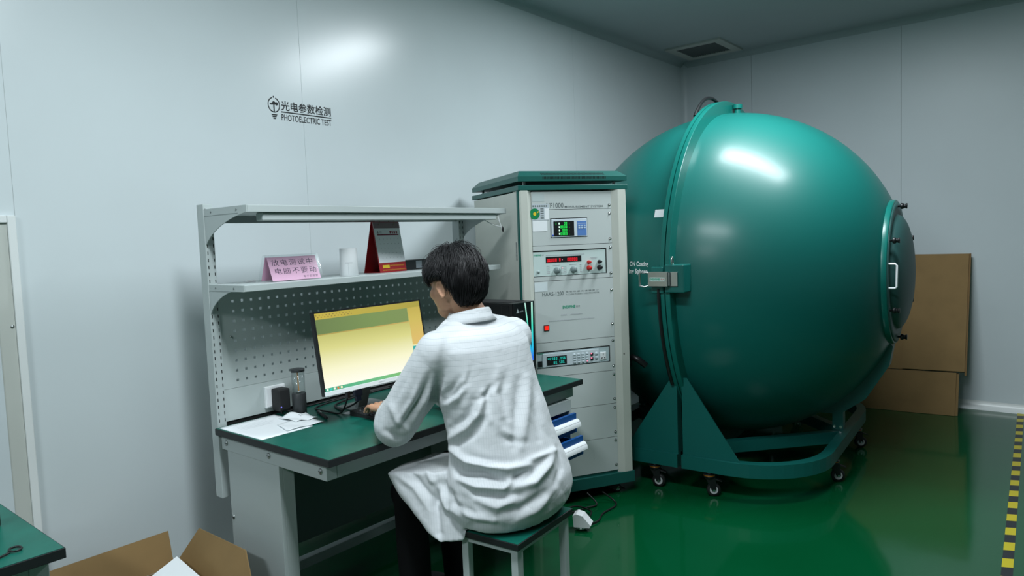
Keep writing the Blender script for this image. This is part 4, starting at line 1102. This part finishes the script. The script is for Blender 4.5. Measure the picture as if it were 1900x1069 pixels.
# ------------------------------------------------------------------ cardboard at the back wall
cbd = thing('flat_carton', 'tall flattened brown cardboard carton leaning on the back wall', 'cardboard', (6.2, 1.0, 0))
def lean(y0, y1, z0, z1, t_, n, off=0.0, m=m_card):
    """board from floor X 6.05 leaning towards the wall"""
    fx = lambda y, z: 6.055 - (y - .75) * .115 + z * .245 + off
    V = [(fx(y, z) + o, y, z) for o in (0, t_) for (y, z) in ((y0, z0), (y1, z0), (y1, z1), (y0, z1))]
    b = MB().add(V, [(0, 3, 2, 1), (4, 5, 6, 7), (0, 1, 5, 4), (1, 2, 6, 5), (2, 3, 7, 6), (3, 0, 4, 7)])
    return fix_normals(b.build(n, m, cbd, True))
lean(.752, 1.125, 0.002, .316, .006, 'lower_flap')
lean(.700, 1.105, .328, 1.20, .006, 'main_panel', -.014)
lean(.692, 2.00, .318, 1.203, .006, 'rear_panel', .012)
lean(.735, 2.00, .002, .312, .006, 'rear_flap', .012)
lean(.688, .700, .30, 1.204, .014, 'fold_edge', -.006, m_cardedge)

# open carton at lower left
oc = thing('open_carton', 'open brown cardboard carton with raised flaps left of the desk', 'box', (.95, 2.5, 0))
def brd(pts, n, t_=.005):
    a, b_, c, d = [Vector(p) for p in pts]; nn_ = (b_ - a).cross(d - a).normalized() * t_
    o = MB().hexa([a, b_, c, d, a + nn_, b_ + nn_, c + nn_, d + nn_]).build(n, m_card, oc, True); return fix_normals(o)
ox0, ox1, oy0, oy1, oz = .72, 1.215, 2.12, 2.80, .20
brd([(ox0, oy0, 0), (ox1, oy0, 0), (ox1, oy0, oz), (ox0, oy0, oz)], 'side')
brd([(ox0, oy1, 0), (ox1, oy1, 0), (ox1, oy1, oz), (ox0, oy1, oz)], 'side')
brd([(ox0, oy0, 0), (ox0, oy1, 0), (ox0, oy1, oz), (ox0, oy0, oz)], 'side')
brd([(ox1, oy0, 0), (ox1, oy1, 0), (ox1, oy1, oz), (ox1, oy0, oz)], 'side')
brd([(ox0, oy0, .001), (ox1, oy0, .001), (ox1, oy1, .001), (ox0, oy1, .001)], 'bottom')
brd([(ox0, oy1 + .003, oz), (ox1, oy1 + .003, oz), (1.226, 2.86, .325), (.73, 2.86, .325)], 'flap')
brd([(ox1 + .002, oy1 - .005, oz), (ox1 + .002, oy0 + .06, oz), (1.27, 2.335, .365), (1.27, 2.675, .365)], 'flap')
brd([(ox0, oy0 - .004, oz), (ox1, oy0 - .004, oz), (ox1, oy0 - .15, .12), (ox0, oy0 - .15, .12)], 'flap')
wq = [Vector(q) for q in ((1.185, 2.70, .272), (.93, 2.64, .205), (.93, 2.30, .150), (1.185, 2.36, .215))]
wp = MB().hexa([*wq, *[q + Vector((0, 0, .006)) for q in wq]])
wpo = wp.build('white_sheet', m_paper); tag(wpo, 'white sheet lying inside the open carton', 'sheet')

# ------------------------------------------------------------------ floor bits beside the rack
pw = thing('white_foot_cover', 'white angular plastic cover on the floor behind the stool', 'cover', (2.79, 1.95, 0))
pwb = MB().prism([(0, .022), (-.004, .078), (.014, .088), (.045, .080), (.085, .034), (.078, .022)], 'y', -.032, .032)
fix_normals(pwb.build('cover', m_white, pw))
MB().tube([(.03 + .028 * cos(a), .026 * sin(a), .008 + .0005 * k) for k, a in enumerate([2 * pi * k / 12 for k in range(24)])], .0035, 6).build('spring', m_chrome, pw)
MB().cyl((.03, 0, 0), (.03, 0, .022), .018, 14).build('foot', m_black, pw)
pw.rotation_euler = (0, 0, radians(-68))
cable('floor_cable', 'black cable loop on the green floor beside the rack', [(3.16, 2.02, .06), (3.19, 1.965, .012), (3.14, 1.93, .008), (3.02, 1.93, .008), (2.93, 1.90, .008), (2.88, 1.905, .009), (2.85, 1.915, .010)], .0045, group='floor cables')
cable('floor_cable', 'black cable arching from the rack to the stool on the floor', [(3.10, 2.08, .06), (3.10, 2.02, .012), (3.03, 2.04, .010), (2.92, 2.07, .010), (2.80, 2.06, .009), (2.60, 2.10, .009), (2.4, 2.2, .009)], .0045, group='floor cables')
cable('floor_cable', 'black cable bent in a half ring beside the white cover', [(2.84, 2.12, .007), (2.92, 2.13, .007), (2.99, 2.08, .022), (2.99, 1.99, .018), (2.93, 1.955, .016), (2.87, 1.95, .010)], .0045, group='floor cables')

# ------------------------------------------------------------------ the person
import numpy as np
from mathutils import noise as mnoise
m_skin = mat('skin', (0.50, 0.27, 0.17), 0.5, noise=.05, nscale=40)
m_skin.node_tree.nodes['Principled BSDF'].inputs['Subsurface Weight'].default_value = 0.08
m_skin.node_tree.nodes['Principled BSDF'].inputs['Subsurface Radius'].default_value = (.01, .004, .002)
m_hair = mat('black hair', (0.008, 0.008, 0.009), 0.5, spec=.35)
m_trou = mat('black trousers', (0.004, 0.0045, 0.005), 0.9, spec=.15)
def coat_mat():
    m = bpy.data.materials.new('white striped coat cloth'); m.use_nodes = True
    nt = m.node_tree; b = nt.nodes['Principled BSDF']
    tc = nt.nodes.new('ShaderNodeTexCoord'); sp_ = nt.nodes.new('ShaderNodeSeparateXYZ'); nt.links.new(tc.outputs['Object'], sp_.inputs[0])
    nz_ = nt.nodes.new('ShaderNodeTexNoise'); nz_.inputs['Scale'].default_value = 6; nt.links.new(tc.outputs['Object'], nz_.inputs['Vector'])
    def M_(op, a, bb=0.0):
        x = nt.nodes.new('ShaderNodeMath'); x.operation = op
        for i, q in enumerate((a, bb)):
            if isinstance(q, (int, float)): x.inputs[i].default_value = q
            else: nt.links.new(q, x.inputs[i])
        return x.outputs[0]
    wob = M_('MULTIPLY', nz_.outputs['Fac'], .014)
    zz_ = M_('ADD', sp_.outputs[2], wob)
    f1 = M_('FRACT', M_('DIVIDE', zz_, .0180)); l1 = M_('LESS_THAN', f1, .10)
    xx_ = M_('ADD', M_('SUBTRACT', M_('MULTIPLY', sp_.outputs[0], .75), M_('MULTIPLY', sp_.outputs[1], .66)), wob)
    f2_ = M_('FRACT', M_('DIVIDE', xx_, .0085)); l2 = M_('MULTIPLY', M_('LESS_THAN', f2_, .25), .45)
    c1 = nt.nodes.new('ShaderNodeMapRange'); c1.inputs['From Min'].default_value = .78; c1.inputs['From Max'].default_value = .95; c1.inputs['To Min'].default_value = .30; nt.links.new(sp_.outputs[2], c1.inputs[0])
    c2 = nt.nodes.new('ShaderNodeMapRange'); c2.inputs['From Min'].default_value = 1.0; c2.inputs['From Max'].default_value = .85; c2.inputs['To Min'].default_value = .30; nt.links.new(sp_.outputs[2], c2.inputs[0])
    ln_ = M_('MAXIMUM', M_('MULTIPLY', l1, c1.outputs[0]), M_('MULTIPLY', l2, c2.outputs[0]))
    mx = nt.nodes.new('ShaderNodeMix'); mx.data_type = 'RGBA'
    nt.links.new(M_('MULTIPLY', ln_, .42), mx.inputs['Factor'])
    mx.inputs['A'].default_value = (.58, .61, .63, 1); mx.inputs['B'].default_value = (.30, .35, .37, 1)
    nt.links.new(mx.outputs['Result'], b.inputs['Base Color']); b.inputs['Roughness'].default_value = .75
    b.inputs['Sheen Weight'].default_value = .15
    bp = nt.nodes.new('ShaderNodeBump'); bp.inputs['Strength'].default_value = .35; bp.inputs['Distance'].default_value = .0015
    n3 = nt.nodes.new('ShaderNodeTexNoise'); n3.inputs['Scale'].default_value = 45; n3.inputs['Detail'].default_value = 4; nt.links.new(tc.outputs['Object'], n3.inputs['Vector'])
    n4 = nt.nodes.new('ShaderNodeTexNoise'); n4.inputs['Scale'].default_value = 13; n4.inputs['Detail'].default_value = 2; n4.inputs['Distortion'].default_value = .3
    nt.links.new(tc.outputs['Object'], n4.inputs['Vector'])
    ab = M_('ABSOLUTE', M_('SUBTRACT', n4.outputs['Fac'], .5))
    bp2 = nt.nodes.new('ShaderNodeBump'); bp2.inputs['Strength'].default_value = .4; bp2.inputs['Distance'].default_value = .012
    nt.links.new(ab, bp2.inputs['Height']); nt.links.new(bp2.outputs['Normal'], bp.inputs['Normal'])
    nt.links.new(n3.outputs['Fac'], bp.inputs['Height']); nt.links.new(bp.outputs['Normal'], b.inputs['Normal'])
    return m
m_coat = coat_mat()

def ball(mb, c, rx, ry=None, rz=None, rot=None, seg=20):
    ry = ry or rx; rz = rz or rx; V = []; F = []; n = seg // 2
    for j in range(n + 1):
        th_ = pi * j / n
        for i in range(seg):
            ph = 2 * pi * i / seg
            p = Vector((rx * sin(th_) * cos(ph), ry * sin(th_) * sin(ph), rz * cos(th_)))
            if rot: p = rot @ p
            V.append(Vector(c) + p)
    for j in range(n):
        for i in range(seg): F.append((j * seg + i, (j + 1) * seg + i, (j + 1) * seg + (i + 1) % seg, j * seg + (i + 1) % seg))
    mb.add(V, F)
def limb(mb, pts, rad, seg=16, squash=1.0):
    mb.tube(pts, rad, seg, True, False, squash)
    for p, r in zip(pts, rad): ball(mb, p, r * .995, seg=seg)
def loft(mb, secs, seg=40, ex=2.3):
    """secs: (cx, cy, cz, half x, half y, tilt about x)"""
    V = []
    for (cx, cy, cz, a, b_, tl) in secs:
        for k in range(seg):
            t_ = 2 * pi * k / seg; c, s_ = cos(t_), sin(t_)
            x = a * math.copysign(abs(c) ** (2 / ex), c); y = b_ * math.copysign(abs(s_) ** (2 / ex), s_)
            V.append((cx + x, cy + y * cos(tl), cz + y * sin(tl)))
    n = len(secs)
    F = [(i * seg + k, i * seg + (k + 1) % seg, (i + 1) * seg + (k + 1) % seg, (i + 1) * seg + k) for i in range(n - 1) for k in range(seg)]
    F += [tuple(range(seg))[::-1], tuple(range((n - 1) * seg, n * seg))]
    mb.add(V, F)
def hull(mb, pts):
    bm = bmesh.new()
    for p in pts: bm.verts.new(p)
    r = bmesh.ops.convex_hull(bm, input=bm.verts)
    bm.verts.index_update()
    loose = [v for v in bm.verts if not v.link_faces]
    for v in loose: bm.verts.remove(v)
    bm.verts.index_update(); bm.verts.ensure_lookup_table()
    mb.add([v.co.copy() for v in bm.verts], [[v.index for v in f.verts] for f in bm.faces]); bm.free()
def remeshed(mb, voxel, smooth=0, iters=0):
    me = bpy.data.meshes.new('tmp'); me.from_pydata(mb.v, [], mb.f); me.update()
    bm = bmesh.new(); bm.from_mesh(me); bmesh.ops.recalc_face_normals(bm, faces=bm.faces[:]); bm.to_mesh(me); bm.free()
    o = bpy.data.objects.new('tmp', me); C.objects.link(o)
    r = o.modifiers.new('r', 'REMESH'); r.mode = 'VOXEL'; r.voxel_size = voxel; r.use_smooth_shade = True
    if iters:
        s_ = o.modifiers.new('s', 'SMOOTH'); s_.factor = smooth; s_.iterations = iters
    dg = bpy.context.evaluated_depsgraph_get(); dg.update()
    out = bpy.data.meshes.new_from_object(o.evaluated_get(dg))
    bpy.data.objects.remove(o); bpy.data.meshes.remove(me)
    return out
def arrs(me):
    n = len(me.vertices); co = np.empty(n * 3, np.float32); no = np.empty(n * 3, np.float32)
    me.vertices.foreach_get('co', co); me.vertices.foreach_get('normal', no)
    return co.reshape(-1, 3).astype(float), no.reshape(-1, 3).astype(float)
def setco(me, co):
    me.vertices.foreach_set('co', co.astype(np.float32).ravel()); me.update()
def finish(me, name, m, parent):
    me.name = name; me.materials.clear(); me.materials.append(m)
    me.polygons.foreach_set('use_smooth', [True] * len(me.polygons))
    return link(name, me, parent, True)

per = thing('person', 'person with short black hair in a white lab coat typing at the desk', 'person', (1.80, 1.55, 0))
SHL, ELL, WRL = Vector((1.655, 1.698, 1.076)), Vector((1.600, 1.880, .812)), Vector((1.768, 2.080, .808))
SHR, ELR, WRR = Vector((2.020, 1.672, 1.082)), Vector((2.095, 1.860, .830)), Vector((2.035, 2.100, .806))
HC = Vector((1.806, 1.752, 1.292))
yawh = radians(-4)          # head turned a little to the left
HR = (Matrix.Rotation(yawh, 3, 'Z') @ Matrix.Rotation(radians(-10), 3, 'X'))
def hp(x, y, z): return HC + HR @ Vector((x, y, z))

# ---- body: one continuous skin surface
bd = MB()
ball(bd, hp(0, -.012, .022), .076, .095, .094, HR)
ball(bd, hp(0, .030, -.020), .066, .066, .085, HR)
ball(bd, hp(0, .052, -.075), .044, .038, .040, HR)         # chin
ball(bd, hp(-.034, .024, -.060), .024, .042, .030, HR); ball(bd, hp(.034, .024, -.060), .024, .042, .030, HR)   # jaw
ball(bd, hp(-.042, .055, -.020), .026, .026, .024, HR); ball(bd, hp(.042, .055, -.020), .026, .026, .024, HR)   # cheek
ball(bd, hp(0, .083, .022), .050, .016, .014, HR)          # brow
limb(bd, [hp(0, .092, .012), hp(0, .103, -.012), hp(0, .108, -.026)], [.008, .011, .013], 10)
ball(bd, hp(-.013, .098, -.028), .009, .010, .008, HR); ball(bd, hp(.013, .098, -.028), .009, .010, .008, HR)
ball(bd, hp(0, .090, -.052), .022, .008, .006, HR); ball(bd, hp(0, .088, -.062), .019, .008, .006, HR)
for s in (-1, 1):   # ears
    er_ = HR @ Matrix.Rotation(s * radians(-20), 3, 'Z') @ Matrix.Rotation(radians(-12), 3, 'X')
    e0 = hp(s * .080, -.020, -.012)
    V_ = [e0 + er_ @ Vector((s * .006, .0165 * cos(a) * (1.0 if sin(a) > 0 else .72), .028 * sin(a))) for a in [2 * pi * k / 16 for k in range(17)]]
    limb(bd, V_, [.0045] * 17, 8)
    ball(bd, e0 + er_ @ Vector((s * .002, .002, 0)), .0042, .0155, .026, er_, 12)
    ball(bd, e0 + er_ @ Vector((s * .004, .007, -.026)), .0055, .008, .009, er_, 10)
limb(bd, [hp(0, -.022, -.05), Vector((1.826, 1.695, 1.195)), Vector((1.835, 1.670, 1.12))], [.050, .051, .066], 20)
loft(bd, [(1.835, 1.672, 1.12, .11, .07, 0), (1.84, 1.668, 1.06, .165, .09, 0), (1.845, 1.655, .95, .16, .105, 0), (1.84, 1.62, .80, .145, .10, 0), (1.825, 1.575, .65, .165, .12, 0), (1.82, 1.56, .545, .165, .13, 0)])
for (sh, el, wr_) in ((SHL, ELL, WRL), (SHR, ELR, WRR)):
    limb(bd, [sh, el, wr_], [.052, .040, .026])
def hand(mb, wr_, fwd, side, curl=.6):
    """side: +1 if the thumb points to +x"""
    fwd = fwd.normalized(); up_ = Vector((0, 0, 1)); up_ = (up_ - fwd * up_.dot(fwd)).normalized(); lat = fwd.cross(up_) * side
    k0 = wr_ + fwd * .085 + up_ * .010
    for q in (-.030, -.010, .011, .031):     # palm as four rays
        limb(mb, [wr_ + lat * q * .45, k0 + lat * q - up_ * abs(q) * .15], [.017, .0125], 12)
    for q, L, fl in ((-.033, .060, .0082), (-.0115, .074, .0088), (.0115, .079, .0090), (.034, .070, .0088)):
        a = k0 + lat * q; spread = lat * q * .25
        d1 = (fwd + spread * 2 + up_ * .12).normalized(); d2_ = (fwd + spread * 2 - up_ * (curl * 1.1)).normalized(); d3_ = (fwd * .55 - up_ * (curl * 1.5)).normalized()
        p1 = a + d1 * L * .42; p2 = p1 + d2_ * L * .34; p3 = p2 + d3_ * L * .26
        limb(mb, [a, p1, p2, p3], [fl * 1.1, fl, fl * .92, fl * .78], 10)
    t0 = wr_ + fwd * .022 + lat * .022 - up_ * .004; t1 = t0 + (fwd * .55 + lat * .8 - up_ * .1).normalized() * .042
    t2 = t1 + (fwd + lat * .25 - up_ * .1).normalized() * .030; t3 = t2 + (fwd - lat * .05 - up_ * .3).normalized() * .022
    limb(mb, [t0, t1, t2, t3], [.0145, .0115, .0098, .0078], 10)
hand(bd, WRL, Vector((.04, 1, -.10)), 1); hand(bd, WRR, Vector((-.12, 1, -.08)), -1)
HPL, KNL, ANL = Vector((1.73, 1.58, .575)), Vector((1.695, 1.925, .535)), Vector((1.690, 1.90, .10))
HPR, KNR, ANR = Vector((1.91, 1.57, .575)), Vector((1.965, 1.985, .535)), Vector((1.96, 1.95, .10))
for h0, k0, a0 in ((HPL, KNL, ANL), (HPR, KNR, ANR)):
    limb(bd, [h0, k0, a0], [.062, .042, .030])
    limb(bd, [a0 + Vector((0, -.02, -.04)), a0 + Vector((0, .14, -.065))], [.036, .026], 12)
body = finish(remeshed(bd, .0042, .5, 3), 'body', m_skin, per)
for s in (-1, 1):
    e = MB(); ball(e, hp(s * .031, .073, .003), .0125, seg=14); e.build('eye', m_white, per, True)
    e = MB(); ball(e, hp(s * .031, .0835, .003), .0055, .003, .0055, HR, 12); e.build('iris', m_black, per, True)
    MB().tube([hp(s * .015, .092, .026), hp(s * .032, .090, .031), hp(s * .050, .076, .026)], [.0025, .0035, .0018], 6).build('eyebrow', m_hair, per, True)

# ---- hair: scalp cap and combed locks
def scalp(th_, ph, off=0.0):
    """polar angle from crown, azimuth; returns point on head ellipsoid"""
    a = Vector((.086 + off, .107 + off, .106 + off))
    return hp(a.x * sin(th_) * cos(ph), -.012 + a.y * sin(th_) * sin(ph), .022 + a.z * cos(th_))
def hairline(ph):
    """largest polar angle covered by hair; ph=90deg is the face"""
    d = abs((math.degrees(ph) - 90 + 180) % 360 - 180)      # 0 at face, 180 at nape
    if d < 35: return radians(62)
    if d < 62: return radians(62 + (d - 35) / 27 * 24)
    if d < 80: return radians(86 + (d - 62) / 18 * 5)
    if d < 108: return radians(90)
    if d < 120: return radians(90 + (d - 108) / 12 * 30)
    return radians(116 + min(1, (d - 105) / 35) * 33)
hb = MB(); V_ = []; N1, N2 = 24, 56
for j in range(N1 + 1):
    for i in range(N2):
        ph = 2 * pi * i / N2; th_ = hairline(ph) * j / N1
        off = .015 + .004 * sin(3 * ph + 1) * sin(th_) - (.012 * max(0, j / N1 - .75) * 4)
        V_.append(scalp(th_, ph, off))
F_ = [(j * N2 + i, (j + 1) * N2 + i, (j + 1) * N2 + (i + 1) % N2, j * N2 + (i + 1) % N2) for j in range(N1) for i in range(N2)]
hb.add(V_, F_, True)
rnd = random.Random(11)
crown_ph = radians(-80)
for q in range(4600):
    ph = rnd.uniform(0, 2 * pi); hl_ = hairline(ph)
    th0 = hl_ * (rnd.random() ** .75) * .93
    base = scalp(th0, ph)
    fl_ = mnoise.noise(base * 16) ; fl2 = mnoise.noise(base * 38 + Vector((5, 0, 0)))
    ln_l = rnd.uniform(.05, .095); lift = .016 + .006 * fl2 + rnd.uniform(-.003, .004)
    dph = .40 * fl_ + rnd.uniform(-.05, .05) + .16 * sin(ph)
    face = abs((math.degrees(ph) - 90 + 180) % 360 - 180)
    pts = []; th1 = min(th0 + ln_l / .10, hl_ + rnd.uniform(.0, .14 if face > 114 else (.05 if face > 72 else .30)))
    for k in range(6):
        u = k / 5
        th_ = th0 + (th1 - th0) * u
        o_ = lift * (.55 + .75 * sin(pi * min(1, u * .8 + .1))) - .009 * u * u + (.002 if k == 5 else 0) * rnd.uniform(-1, 1.4)
        pts.append(scalp(th_, ph + dph * u, o_))
    r0 = rnd.uniform(.0009, .0019)
    hb.tube(pts, [r0 * .8, r0, r0, r0 * .85, r0 * .6, r0 * .15], 4, False, True, .6)
for q in range(90):     # flyaway strands near the crown
    ph = rnd.uniform(0, 2 * pi); th0 = rnd.uniform(.02, .75); pts = []
    dr_ = rnd.uniform(-.5, .5); L = rnd.uniform(.3, .7); hgt = rnd.uniform(.020, .036)
    for k in range(6):
        u = k / 5; pts.append(scalp(th0 + L * u, ph + dr_ * u, .015 + hgt * sin(pi * (u * .75 + .08)) * .62))
    hb.tube(pts, [.0007, .0007, .0006, .0005, .0004, .0002], 4, False, True)
hair = hb.build('hair', m_hair, per, True)

# ---- trousers and shoes
tr_ = MB()
loft(tr_, [(1.82, 1.565, .66, .150, .115, 0), (1.82, 1.56, .60, .170, .135, 0), (1.82, 1.56, .53, .172, .145, 0), (1.82, 1.575, .503, .150, .12, 0)])
for h0, k0, a0 in ((HPL, KNL, ANL), (HPR, KNR, ANR)):
    limb(tr_, [h0 + Vector((0, .03, 0)), k0, k0 + (a0 - k0) * .5, a0 + Vector((0, 0, -.035))], [.082, .070, .062, .056])
finish(remeshed(tr_, .010, .5, 4), 'trousers', m_trou, per)
for a0 in (ANL, ANR):
    sh_ = MB(); limb(sh_, [a0 + Vector((0, -.03, -.055)), a0 + Vector((0, .05, -.058)), a0 + Vector((0, .16, -.064))], [.044, .044, .036], 14)
    sh_ = finish(remeshed(sh_, .008, .5, 3), 'shoe', m_black_m, per)
    co, no = arrs(sh_.data); co[:, 2] = np.maximum(co[:, 2], .001); setco(sh_.data, co)

# ---- lab coat
ct_ = MB()
loft(ct_, [(1.822, 1.712, 1.185, .070, .066, .25), (1.828, 1.692, 1.168, .088, .080, .22), (1.832, 1.684, 1.154, .132, .098, .15), (1.836, 1.680, 1.128, .184, .115, .05), (1.838, 1.672, 1.08, .214, .132, 0), (1.838, 1.662, 1.0, .208, .148, 0),
          (1.842, 1.645, .93, .203, .155, 0), (1.845, 1.620, .86, .200, .158, 0), (1.845, 1.597, .79, .203, .160, 0), (1.845, 1.580, .73, .212, .166, 0), (1.845, 1.568, .68, .225, .178, 0), (1.842, 1.560, .63, .238, .190, 0), (1.840, 1.555, .58, .240, .192, 0), (1.832, 1.552, .535, .230, .182, 0), (1.825, 1.552, .502, .205, .160, 0)], ex=2.25)
for (sh, el, wr_) in ((SHL, ELL, WRL), (SHR, ELR, WRR)):
    mid = (sh + el) / 2 + Vector((0, -.01, .0)); m2 = (el + wr_) / 2
    limb(ct_, [sh, mid, el + Vector((0, -.005, -.002)), el + (wr_ - el) * .30 + Vector((0, 0, -.003)), m2 + (wr_ - el) * .12, el + (wr_ - el) * .90], [.076, .078, .074, .069, .060, .050], 22)
    limb(ct_, [Vector((1.832, 1.682, 1.118)), sh + (Vector((1.832, 1.682, 1.118)) - sh) * .25], [.082, .074], 22)
# skirt over the thighs
limb(ct_, [Vector((1.72, 1.60, .575)), Vector((1.685, 1.78, .570)), Vector((1.675, 1.86, .575))], [.095, .072, .045], 20)
limb(ct_, [Vector((1.91, 1.60, .575)), Vector((1.945, 1.80, .566)), Vector((1.955, 1.92, .560))], [.095, .084, .070], 20)
hull(ct_, [(1.585, 1.905, .640), (1.60, 1.93, .630), (1.72, 1.985, .622), (1.90, 1.985, .620), (1.66, 1.62, .672), (1.90, 1.62, .672), (1.592, 1.862, .568), (1.590, 1.778, .508), (1.586, 1.712, .462), (1.584, 1.662, .443), (1.610, 1.58, .462), (1.66, 1.56, .46), (1.66, 1.70, .47), (1.68, 1.88, .56), (1.93, 1.90, .56)])
cme = remeshed(ct_, .0062, .5, 7)
co, no = arrs(cme)
# fold sculpting: each fold is a line across the cloth; measured along the view for placing only
Rm = np.array([list(r3), list(d3), list(f2)]); cpos = np.array([0, 0, CAM_H])
q_ = (co - cpos) @ Rm.T; pxy = np.stack([950 + FPX * q_[:, 0] / q_[:, 2], 534.5 + FPX * q_[:, 1] / q_[:, 2]], 1)
vd = co - cpos; vd /= np.linalg.norm(vd, axis=1, keepdims=True); facing = np.clip(-(vd * no).sum(1) * 2.2, 0, 1)
folds = [
 ([(828, 632), (812, 700), (803, 765), (800, 835)], 9, -.016), ([(840, 640), (826, 700), (815, 770), (812, 830)], 9, .006),
 ([(867, 690), (860, 720), (848, 740), (832, 750)], 7, .010), ([(876, 680), (866, 710), (846, 730), (826, 742)], 6, -.009), ([(852, 700), (838, 722), (822, 734)], 6, -.008),
 ([(897, 728), (889, 767), (865, 796), (834, 815)], 8, .012), ([(905, 735), (900, 775), (880, 805), (850, 825)], 8, -.010), ([(880, 745), (866, 775), (838, 795)], 8, -.009),
 ([(925, 683), (916, 730), (930, 772)], 8, .008), ([(922, 708), (903, 730), (890, 742)], 6, -.009), ([(940, 690), (932, 730), (945, 775)], 8, -.007),
 ([(978, 700), (978, 745), (968, 828)], 10, .008), ([(962, 705), (960, 760), (955, 830)], 10, -.009), ([(994, 690), (996, 750), (1000, 815)], 9, -.006),
 ([(905, 770), (925, 800), (960, 812)], 9, .006), ([(915, 790), (940, 815), (975, 822)], 8, -.006),
 ([(831, 832), (869, 857), (910, 868), (940, 871), (980, 864)], 8, .017), ([(837, 850), (850, 878), (896, 878), (934, 892)], 9, -.019), ([(860, 845), (905, 855), (950, 858)], 8, -.004),
 ([(852, 889), (885, 904), (934, 908), (946, 896)], 7, .013), ([(880, 916), (930, 921), (965, 918)], 9, -.010),
 ([(956, 905), (991, 896), (1018, 862), (1026, 838)], 9, .013), ([(980, 855), (1004, 846), (1028, 836)], 6, .008), ([(978, 874), (960, 884), (953, 890)], 7, -.012), ([(1000, 862), (985, 884), (965, 893)], 8, -.006),
 ([(1034, 830), (1040, 870), (1030, 900)], 6, -.007), ([(815, 908), (831, 940), (869, 967)], 8, .012), ([(812, 900), (806, 940), (814, 990)], 8, -.016), ([(826, 900), (845, 935), (880, 955)], 7, -.010),
 ([(842, 926), (869, 956), (915, 967)], 8, .010), ([(850, 950), (880, 975), (940, 978)], 8, -.008), ([(885, 928), (923, 942), (957, 926)], 8, .008), ([(930, 950), (965, 945), (1010, 915)], 9, -.009), ([(960, 965), (1000, 945), (1030, 905)], 8, .007),
 ([(811, 690), (792, 740), (752, 805)], 7, .008), ([(800, 690), (780, 740), (742, 795)], 6, -.009), ([(785, 690), (766, 744), (734, 790)], 7, .007), ([(822, 700), (806, 745), (770, 808)], 6, -.008), ([(772, 660), (752, 705), (730, 750)], 6, -.005),
 ([(726, 752), (738, 780), (760, 800)], 7, .007), ([(716, 800), (740, 812), (768, 806)], 7, -.007),
 ([(735, 880), (770, 905), (800, 950)], 7, .006), ([(760, 872), (780, 900), (806, 930)], 7, -.008), ([(790, 868), (800, 890), (812, 900)], 7, .008),
]
disp = np.zeros(len(co))
for line, wd, dp_ in folds:
    best = np.full(len(co), 1e9)
    tt = np.zeros(len(co)); nseg = len(line) - 1
    for k in range(nseg):
        a = np.array(line[k], float); b_ = np.array(line[k + 1], float); ab = b_ - a
        t_ = np.clip(((pxy - a) @ ab) / (ab @ ab), 0, 1); d = np.linalg.norm(pxy - (a + t_[:, None] * ab), axis=1)
        upd = d < best; tt = np.where(upd, (k + t_) / nseg, tt); best = np.minimum(best, d)
    disp += 1.35 * dp_ * np.exp(-(best / (wd * .85)) ** 2) * (0.35 + .65 * np.sin(np.pi * np.clip(tt, .06, .94)))
disp *= facing
gen = np.array([mnoise.noise(Vector((p[0] * 9 + p[2] * 3, p[1] * 9, p[2] * 6))) * .004 + mnoise.noise(Vector((p[0] * 26 + p[2] * 9, p[1] * 26 - p[2] * 9, p[2] * 17))) * .0022 for p in co])
low = np.clip((1.06 - co[:, 2]) / .12, .25, 1)
co2 = co + no * ((disp + gen) * low)[:, None]
# keep the cloth on top of the seat
inseat = (co2[:, 0] > 1.622) & (co2[:, 0] < 2.01) & (co2[:, 1] > 1.36) & (co2[:, 1] < 1.66)
co2[:, 2] = np.where(inseat, np.maximum(co2[:, 2], SZ + .003), co2[:, 2])
ondesk = (co2[:, 1] > 1.893) & (co2[:, 2] > .70) & (co2[:, 2] < .7535)
co2[:, 2] = np.where(ondesk, .7535, co2[:, 2])
setco(cme, co2)
coat = finish(cme, 'lab_coat', m_coat, per)
# collar: standing band folded over
clb = MB(); V_ = []; NC = 44
cc = Vector((1.822, 1.704, 1.180))
for i in range(NC + 1):
    a = radians(-90) + radians(300) * (i / NC - .5)          # open at the throat
    back = .5 - .5 * sin(a)                                   # 1 at the nape
    ca, sa = cos(a), sin(a)
    hgt = .010 + .012 * back
    for (rr, zz_) in ((.066, -.012), (.064, .55 * hgt), (.066, hgt), (.071, hgt + .002), (.077, hgt - .006), (.083, -.006), (.090 + .008 * back, -.018 - .006 * back)):
        V_.append(cc + Vector((rr * 1.06 * ca, rr * 1.0 * sa - .10 * zz_ * 0, zz_ - .28 * rr * sa * .55)))
M_n = 7
clb.add(V_, [(i * M_n + k, i * M_n + k + 1, (i + 1) * M_n + k + 1, (i + 1) * M_n + k) for i in range(NC) for k in range(M_n - 1)], True)
cl_o = clb.build('collar', m_coat, coat, True); md = cl_o.modifiers.new('thickness', 'SOLIDIFY'); md.thickness = .0025
# cuff
for wr_, el in ((WRL, ELL), (WRR, ELR)):
    d = (wr_ - el).normalized(); p = el + (wr_ - el) * .90
    cf = MB().tube([p - d * .03, p, p + d * .012, p + d * .014, p - d * .01], [.0545, .052, .049, .046, .040], 24, False)
    cf.build('cuff', m_coat, coat, True)
# sleeve pen pocket with stitched bands
